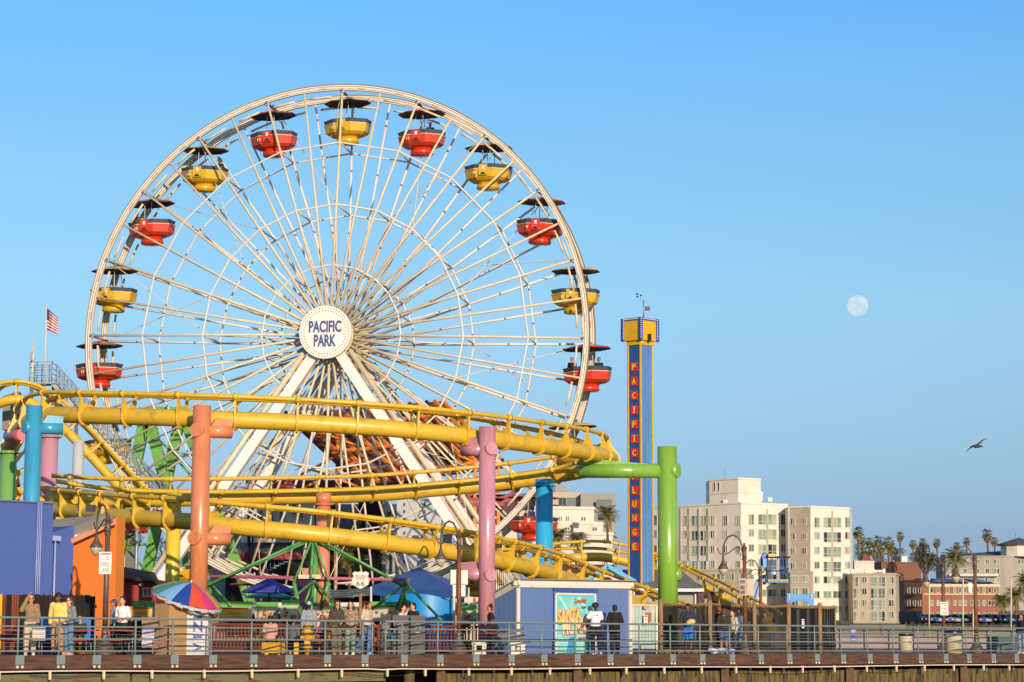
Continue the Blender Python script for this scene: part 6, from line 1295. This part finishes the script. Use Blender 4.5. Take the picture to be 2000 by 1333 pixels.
for i, (x, y, s) in enumerate([(1676, 1040, 1.35), (1685, 1057, .95), (1698, 1058, 1.0), (1715, 1056, 1.1), (1706, 1074, 1.1), (1735, 1058, 1.25), (1742, 1069, 1.0), (1758, 1047, .95), (1783, 1062, .9), (1802, 1060, .95), (1830, 1060, .95), (1869, 1066, .9), (1888, 1057, .9), (1928, 1044, 1.3), (1942, 1057, .95), (1690, 1078, 1.2), (1722, 1070, 1.0)]):
    k = i % 3; o = prot[k] if not used[k] else copy_tree(prot[k]); used[k] = True; Y = 640; p = at(x, y, Y); o['label'] = PW[i]; s *= 1.15
    o.scale = (s, s, s); o.location = (p.x, Y, p.z-18*s); o.rotation_euler = (0, 0, i*1.3)
lg2 = M('date_leaf', '8a8640', .6, 0, .5, 8, c2='505a2c')
dp_ = palm('x', 6, 3.2, 90, True, lg2, True, 5)
lst = [(1865, 1094, 560, 1.35, 'bushy date palm left of the hotel between the two right lamps'), (1957, 1176, 440, .8, 'young fan palm in front of the brick house at its right end'), (1984, 1166, 440, .95, 'dark palm with drooping leaves near the right edge'), (2003, 1138, 450, .9, 'palm cut by the right edge of the picture'), (1187, 1006, 250, .5, 'palm behind the white villa left of the tower'), (1090, 1052, 215, .5, 'palm in front of the white villa beside the blue column'), (1125, 1056, 215, .4, 'small palm right of the one at the blue column'), (684, 1085, 139, .38, 'potted palm with big leaves behind the route sign'), (697, 1098, 139, .36, 'second big leaved palm behind the route sign'), (735, 1085, 139, .36, 'big leaved palm right of the route sign'), (1001, 1060, 215, .5, 'palm partly hidden behind the red gondola numbered 5')]
for i, (x, y, Y, s, lab) in enumerate(lst):
    o = dp_ if i == 0 else copy_tree(dp_); p = at(x, y, Y); o['label'] = lab; o['group'] = 'bushy palms around the park'; o.scale = (s, s, s); o.location = (p.x, Y, p.z-6*s); o.rotation_euler = (0, 0, i*2.1)
leafb = M('tree_leaf', '4c4e2c', .7, 0, .6, 1.5, c2='2c3220'); leafc = M('tree_leaf_grey', '5c5e48', .7, 0, .5, 1.5, c2='40442f')
def tree(x0, x1, ytop, ybot, Y, label, mat=None, n=900):
    a, b = at(x0, ybot, Y), at(x1, ytop, Y); c = (a+b)/2; rx = (b.x-a.x)/2; rz = (b.z-a.z)/2; zb = 4 if Y > 340 else 0; t2 = thing('leafy_tree', label, 'tree', (c.x, Y, zb)); m = MB()
    base = Vector((c.x, Y, zb)); m.tube(base, c, rx*.09, rx*.05, n=7)
    for k in range(5): m.tube(c-Z*rz*.7, c+Vector((rx*.6*math.cos(k*1.3), rx*.4*math.sin(k*1.3), rz*.2*k/4)), rx*.05, .05, n=5)
    m.build('trunk', trk, t2); m = MB(); cl = [(random.uniform(-.7, .7), random.uniform(-.6, .6), random.uniform(-.6, .75), random.uniform(.25, .42)) for _ in range(15)]
    for k in range(n):
        q = random.choice(cl); v = Vector((random.gauss(0, 1), random.gauss(0, 1), random.gauss(0, 1))).normalized()*q[3]*random.uniform(.7, 1.08); p = c+Vector(((q[0]+v.x)*rx, (q[1]+v.y)*rx*.8, (q[2]+v.z)*rz)); s = rx*random.uniform(.05, .1); u = Vector((random.gauss(0, 1), random.gauss(0, 1), random.gauss(0, 1))).normalized(); w_ = u.cross(Vector((random.random(), 1, random.random()))).normalized(); m.quad(p-u*s, p-w_*s*.6, p+u*s, p+w_*s*.6)
    m.build('crown', mat or leafb, t2, fixn=False)
tree(1788, 1832, 1062, 1132, 545, 'large dark round tree left of the smaller right lamp', n=2200)
for x0, x1, yt, yb, lab in [(1668, 1690, 1062, 1100, 'dark tree behind the leftmost palms'), (1700, 1732, 1078, 1108, 'low dark tree between the cluster palms'), (1730, 1770, 1070, 1104, 'dark spreading tree right of the palm cluster'), (1775, 1796, 1080, 1100, 'small tree under the left palm of the pair'), (1792, 1812, 1078, 1096, 'small tree under the right palm of the pair'), (1830, 1862, 1082, 1105, 'grey green tree behind the smaller right lamp')]: tree(x0, x1, yt, yb, 680, lab, leafc, 700)
tree(250, 282, 1030, 1080, 170, 'green tree between the legs of the green frame', M('tree_leaf_light', '5c5a26', .7, 0, .5, 1.5, c2='3a4020'), 600); tree(300, 345, 1040, 1110, 170, 'green tree left of the yellow column', M('tree_leaf_light', '5c5a26'), 600); tree(725, 770, 975, 1010, 165, 'dark tree behind the wheel above the white wall', n=500); tree(975, 1035, 1050, 1100, 150, 'dry olive shrub behind the red gondola', M('shrub_olive', '5a5030', .8, 0, .5, 3, c2='3a3a22'), 700)
def scrub(name, x0, x1, y, Y, n, mat, label):
    m = MB(); zb = zat((x0+x1)/2, y, Y)
    for k in range(n):
        q = Vector((xat(random.uniform(x0, x1), Y), Y+random.uniform(-1, 1), zb+abs(random.gauss(0, .22)))); s = random.uniform(.08, .2); u = Vector((random.gauss(0, 1), random.gauss(0, .6), random.gauss(0, 1))).normalized(); w_ = u.cross(Vector((random.random(), 1, random.random()))).normalized(); m.quad(q-u*s, q-w_*s*.7, q+u*s, q+w_*s*.7)
    tag(m.build(name, mat, None, (xat((x0+x1)/2, Y), Y, zb), fixn=False), label, 'shrubs', kind='stuff')
scrub('ground_shrubs', 1634, 1660, 1221, 330, 500, leafc, 'low grey green shrubs at the foot of the cream apartments'); scrub('ground_shrubs', 1770, 2010, 1227, 345, 1500, M('shrub_olive', '5a5030'), 'olive scrub in front of the parked cars')
# ================================================================ CARS
def car(colr, van=False):
    mt = M('car_'+colr, colr, .25, .3, .03, 1, coat=.5); t2 = thing('parked_car', 'x', 'car', (0, 0, 0), 'cars parked in front of the brick house'); m = MB()
    if van: prof = [(-2.9, .4), (-2.95, 1.3), (-2.85, 2.45), (1.2, 2.5), (1.9, 1.5), (2.8, 1.2), (2.95, .8), (2.9, .4)]
    else: prof = [(-2.2, .35), (-2.25, .8), (-2.1, .98), (-1.2, 1.02), (1.0, 1.0), (2.1, .8), (2.25, .55), (2.2, .35)]
    m.prism([Vector((x, -.88, z)) for x, z in prof], (0, 1.76, 0)); bd = m.build('body', mt, t2); m = MB()
    gp = [(-1.55, 1.02), (-1.0, 1.45), (.3, 1.47), (1.05, 1.0)] if not van else [(1.1, 1.5), (.95, 2.3), (1.25, 2.3), (1.9, 1.5)]
    k = .80 if not van else .9; m.prism([Vector((x, -k, z)) for x, z in gp], (0, 2*k, 0)); m.build('windows', M('car_glass', '10161c', .06), t2)
    if not van: m = MB(); m.prism([Vector((x, -.77, z)) for x, z in ((-1.0, 1.45), (.3, 1.47), (.25, 1.5), (-.95, 1.5))], (0, 1.54, 0)); m.build('roof', mt, t2)
    for x in (-1.4, 1.4):
        for y in (-.8, .8): s = 1.35 if van else 1; m = MB(); m.sweep([(x*s, y-.1, .33*s**.5), (x*s, y+.1, .33*s**.5)], .33*s**.5, 16); w_ = m.build('wheel', black, t2)
    m = MB(); [m.box((2.22 if not van else 2.88, y, .68 if not van else .95), (.1, .3, .14)) for y in (-.6, .6)]; m.build('headlight', M('headlamp', 'c9cdd0', .1), t2)
    return t2
cols_ = ['26405e', '4a6684', '8ea2b4', '14181e', 'b9bfc4', '7a1c20']; pc = [car(c) for c in cols_]; cn = ['navy', 'slate blue', 'pale blue grey', 'black', 'silver', 'dark red']; uu = set()
random.seed(3); posn = []
for i in range(26):
    x = 1808+i*7.9; row = i % 2; k = [0, 1, 2, 3, 1, 0, 4, 0, 1, 2, 3, 0, 1, 4, 2, 0, 3, 1, 0, 2, 1, 5, 0, 4, 1, 0][i]; Y = 372+row*9; o = pc[k] if k not in uu else copy_tree(pc[k]); uu.add(k); X = xat(x, Y); o.location = (X, Y, 3.56+(.16 if row else .0)); o.rotation_euler = (0, 0, R(random.choice([-50, -58, 128, -64]) if row == 0 else random.choice([-40, 140, 150])))
    od = ['first', 'second', 'third', 'fourth', 'fifth', 'sixth', 'seventh', 'eighth', 'ninth', 'tenth', 'eleventh', 'twelfth', 'thirteenth'][i//2]
    o['label'] = '%s parked car, %s from the black van in the %s row of cars' % (cn[k], od, 'rear' if row else 'front')
v_ = car('1a1e28', True); v_.location = (xat(1784, 366), 366, 3.45); v_.rotation_euler = (0, 0, R(-52)); v_.scale = (.82, .82, .82); v_['label'] = 'long black van parked at the left end of the row of cars'; v_['category'] = 'van'; v_.name = 'black_van'; del v_['group']
# road posts, far railing, promenade wall
t = thing('far_railing', 'dark pipe railing on the far side of the pier deck at the right', 'railing', dk(1800, 14)); fr_ = M('far_rail_dark', '2b3440', .6)
for z in (1.08, .72, .42, .12): m = MB(); m.tube(dk(1636, 14, z), dk(2060, 14, z), .03 if z < 1 else .045, n=7); m.build('rail', fr_, t)
for k in range(9): m = MB(); q = dk(1640+k*48, 14); m.tube(q, q+Z*1.08, .04, n=7); m.build('post', fr_, t)
signplate(t, dk(1667, 13.8)+Z*.92, .3, .34, [('-', .1, .03, .22, 'c9d0dc'), ('-', .04, .03, .2, 'c9d0dc')], 0, '1c3f8c', 'blue_sign'); signplate(t, dk(1667, 13.8)+Z*.58, .3, .16, [('-', 0, .03, .22, 'c9d0dc')], 0, '1c3f8c', 'blue_sign')
t = thing('promenade_wall', 'long low pale pink wall behind the far railing', 'wall', dk(1800, 40)); m = MB(); a, b = Vector((20, 175, 0)), Vector((70, 200, 0)); m.prism([a, b, b+Z*1.0, a+Z*1.0], (0, .5, 0)); m.build('wall', M('wall_pink_grey', '94827a', .9, 0, .15, .5), t)
for x, y0, y1 in ((1815, 1130, 1225), (1881, 1130, 1225), (1975, 1130, 1225), (1901, 1185, 1222)):
    t = thing('sign_pole', 'thin pale pole in front of the parked cars, at %s' % {1815: 'the left lamp side', 1881: 'midway between the two lamps', 1975: 'the right edge', 1901: 'the foot of the brick house'}[x], 'pole', (xat(x, 340), 340, 0)); m = MB(); m.tube((xat(x, 340), 340, 1), at(x, y0 if x != 1901 else 1190, 340), .11, n=6); m.build('pole', cream, t)
# ================================================================ MOON, BIRD
p = at(1675, 597.5, 6000); rm = 20.5/F*6000/math.cos(TH); m = MB(); m.ell(p, rm, 48, 32)
mm = bpy.data.materials.new('moon_surface'); mm.use_nodes = True; n_ = mm.node_tree; n_.nodes.remove(n_.nodes['Principled BSDF']); e_ = n_.nodes.new('ShaderNodeEmission'); no = n_.nodes.new('ShaderNodeTexNoise'); tc = n_.nodes.new('ShaderNodeTexCoord'); rp = n_.nodes.new('ShaderNodeValToRGB')
n_.links.new(tc.outputs['Object'], no.inputs[0]); no.inputs['Scale'].default_value = .05; no.inputs['Detail'].default_value = 6; n_.links.new(no.outputs[0], rp.inputs[0]); rp.color_ramp.elements[0].position = .4; rp.color_ramp.elements[1].position = .62; rp.color_ramp.elements[0].color = (.40, .53, .62, 1); rp.color_ramp.elements[1].color = (.52, .59, .66, 1)
n_.links.new(rp.outputs[0], e_.inputs[0]); n_.links.new(e_.outputs[0], n_.nodes['Material Output'].inputs[0]); e_.inputs[1].default_value = 1.0
tag(m.build('moon', mm, None, p), 'pale daytime moon in the blue sky on the right', 'moon')
BY = 60; t = thing('seabird', 'dark seabird gliding with raised wings at the right of the sky', 'bird', at(1907, 872, BY)); c = at(1907, 872, BY); bk = M('bird_brown', '3a2c26', .8, 0, .4, 12); m = MB()
m.ell(c, (.11, .06, .05), 12, 8); m.sweep([c+Vector((-.08, 0, 0)), c+Vector((-.17, 0, -.01))], [.035, .02], 8, flat=.4); m.ell(c+Vector((.12, 0, .0)), .035, 8, 6); m.tube(c+Vector((.14, 0, 0)), c+Vector((.19, 0, -.02)), .012, .004, n=6); m.build('body', bk, t)
for pts in ([(1906, 871), (1913, 866), (1920, 860), (1929, 856)], [(1905, 871), (1899, 872), (1893, 877), (1886, 883)]):
    m = MB(); m.sweep([at(x, y, BY+.05*i) for i, (x, y) in enumerate(pts)], [.05, .055, .035, .008], 8, flat=.35); m.build('wing', bk, t)
# gondola riders
def gr(k, dx, lab, **kw):
    g = GP[k]; loc = g.location+Vector((dx, -.05, -2.06)); kk = dict(h=1.6, base=SIT, shoes=None, pose=dict(kL=(.12, -.3, .5), aL=(.1, -.32, .42), kR=(-.12, -.3, .5), aR=(-.1, -.32, .42))); kk.update(kw); person(lab, loc, kk.pop('rz', 0), **kk)
gr(15, -.72, 'rider with sunglasses in black in the three o\'clock gondola', sk='light', top='15151a', hair='1a100c', shades=True); gr(15, .62, 'rider bending forward in black at the right of the three o\'clock gondola', sk='tan', top='101114', hair='0d0a0a')
gr(19, .45, 'rider in black in the red gondola just right of the top', sk='brown', top='1a1a1e', hair='0d0a0a'); gr(2, .75, 'rider in black in the yellow gondola at upper left', sk='brown', top='121316', hair='0d0a0a', hs='afro'); gr(3, -.7, 'rider with auburn hair in the red gondola at the left', sk='light', top='5a3a2a', hair='6a3a20'); gr(13, -.1, 'rider in a dark blue shirt in gondola number 5', sk='brown', top='22335a', hair='0d0a0a', rz=R(180))
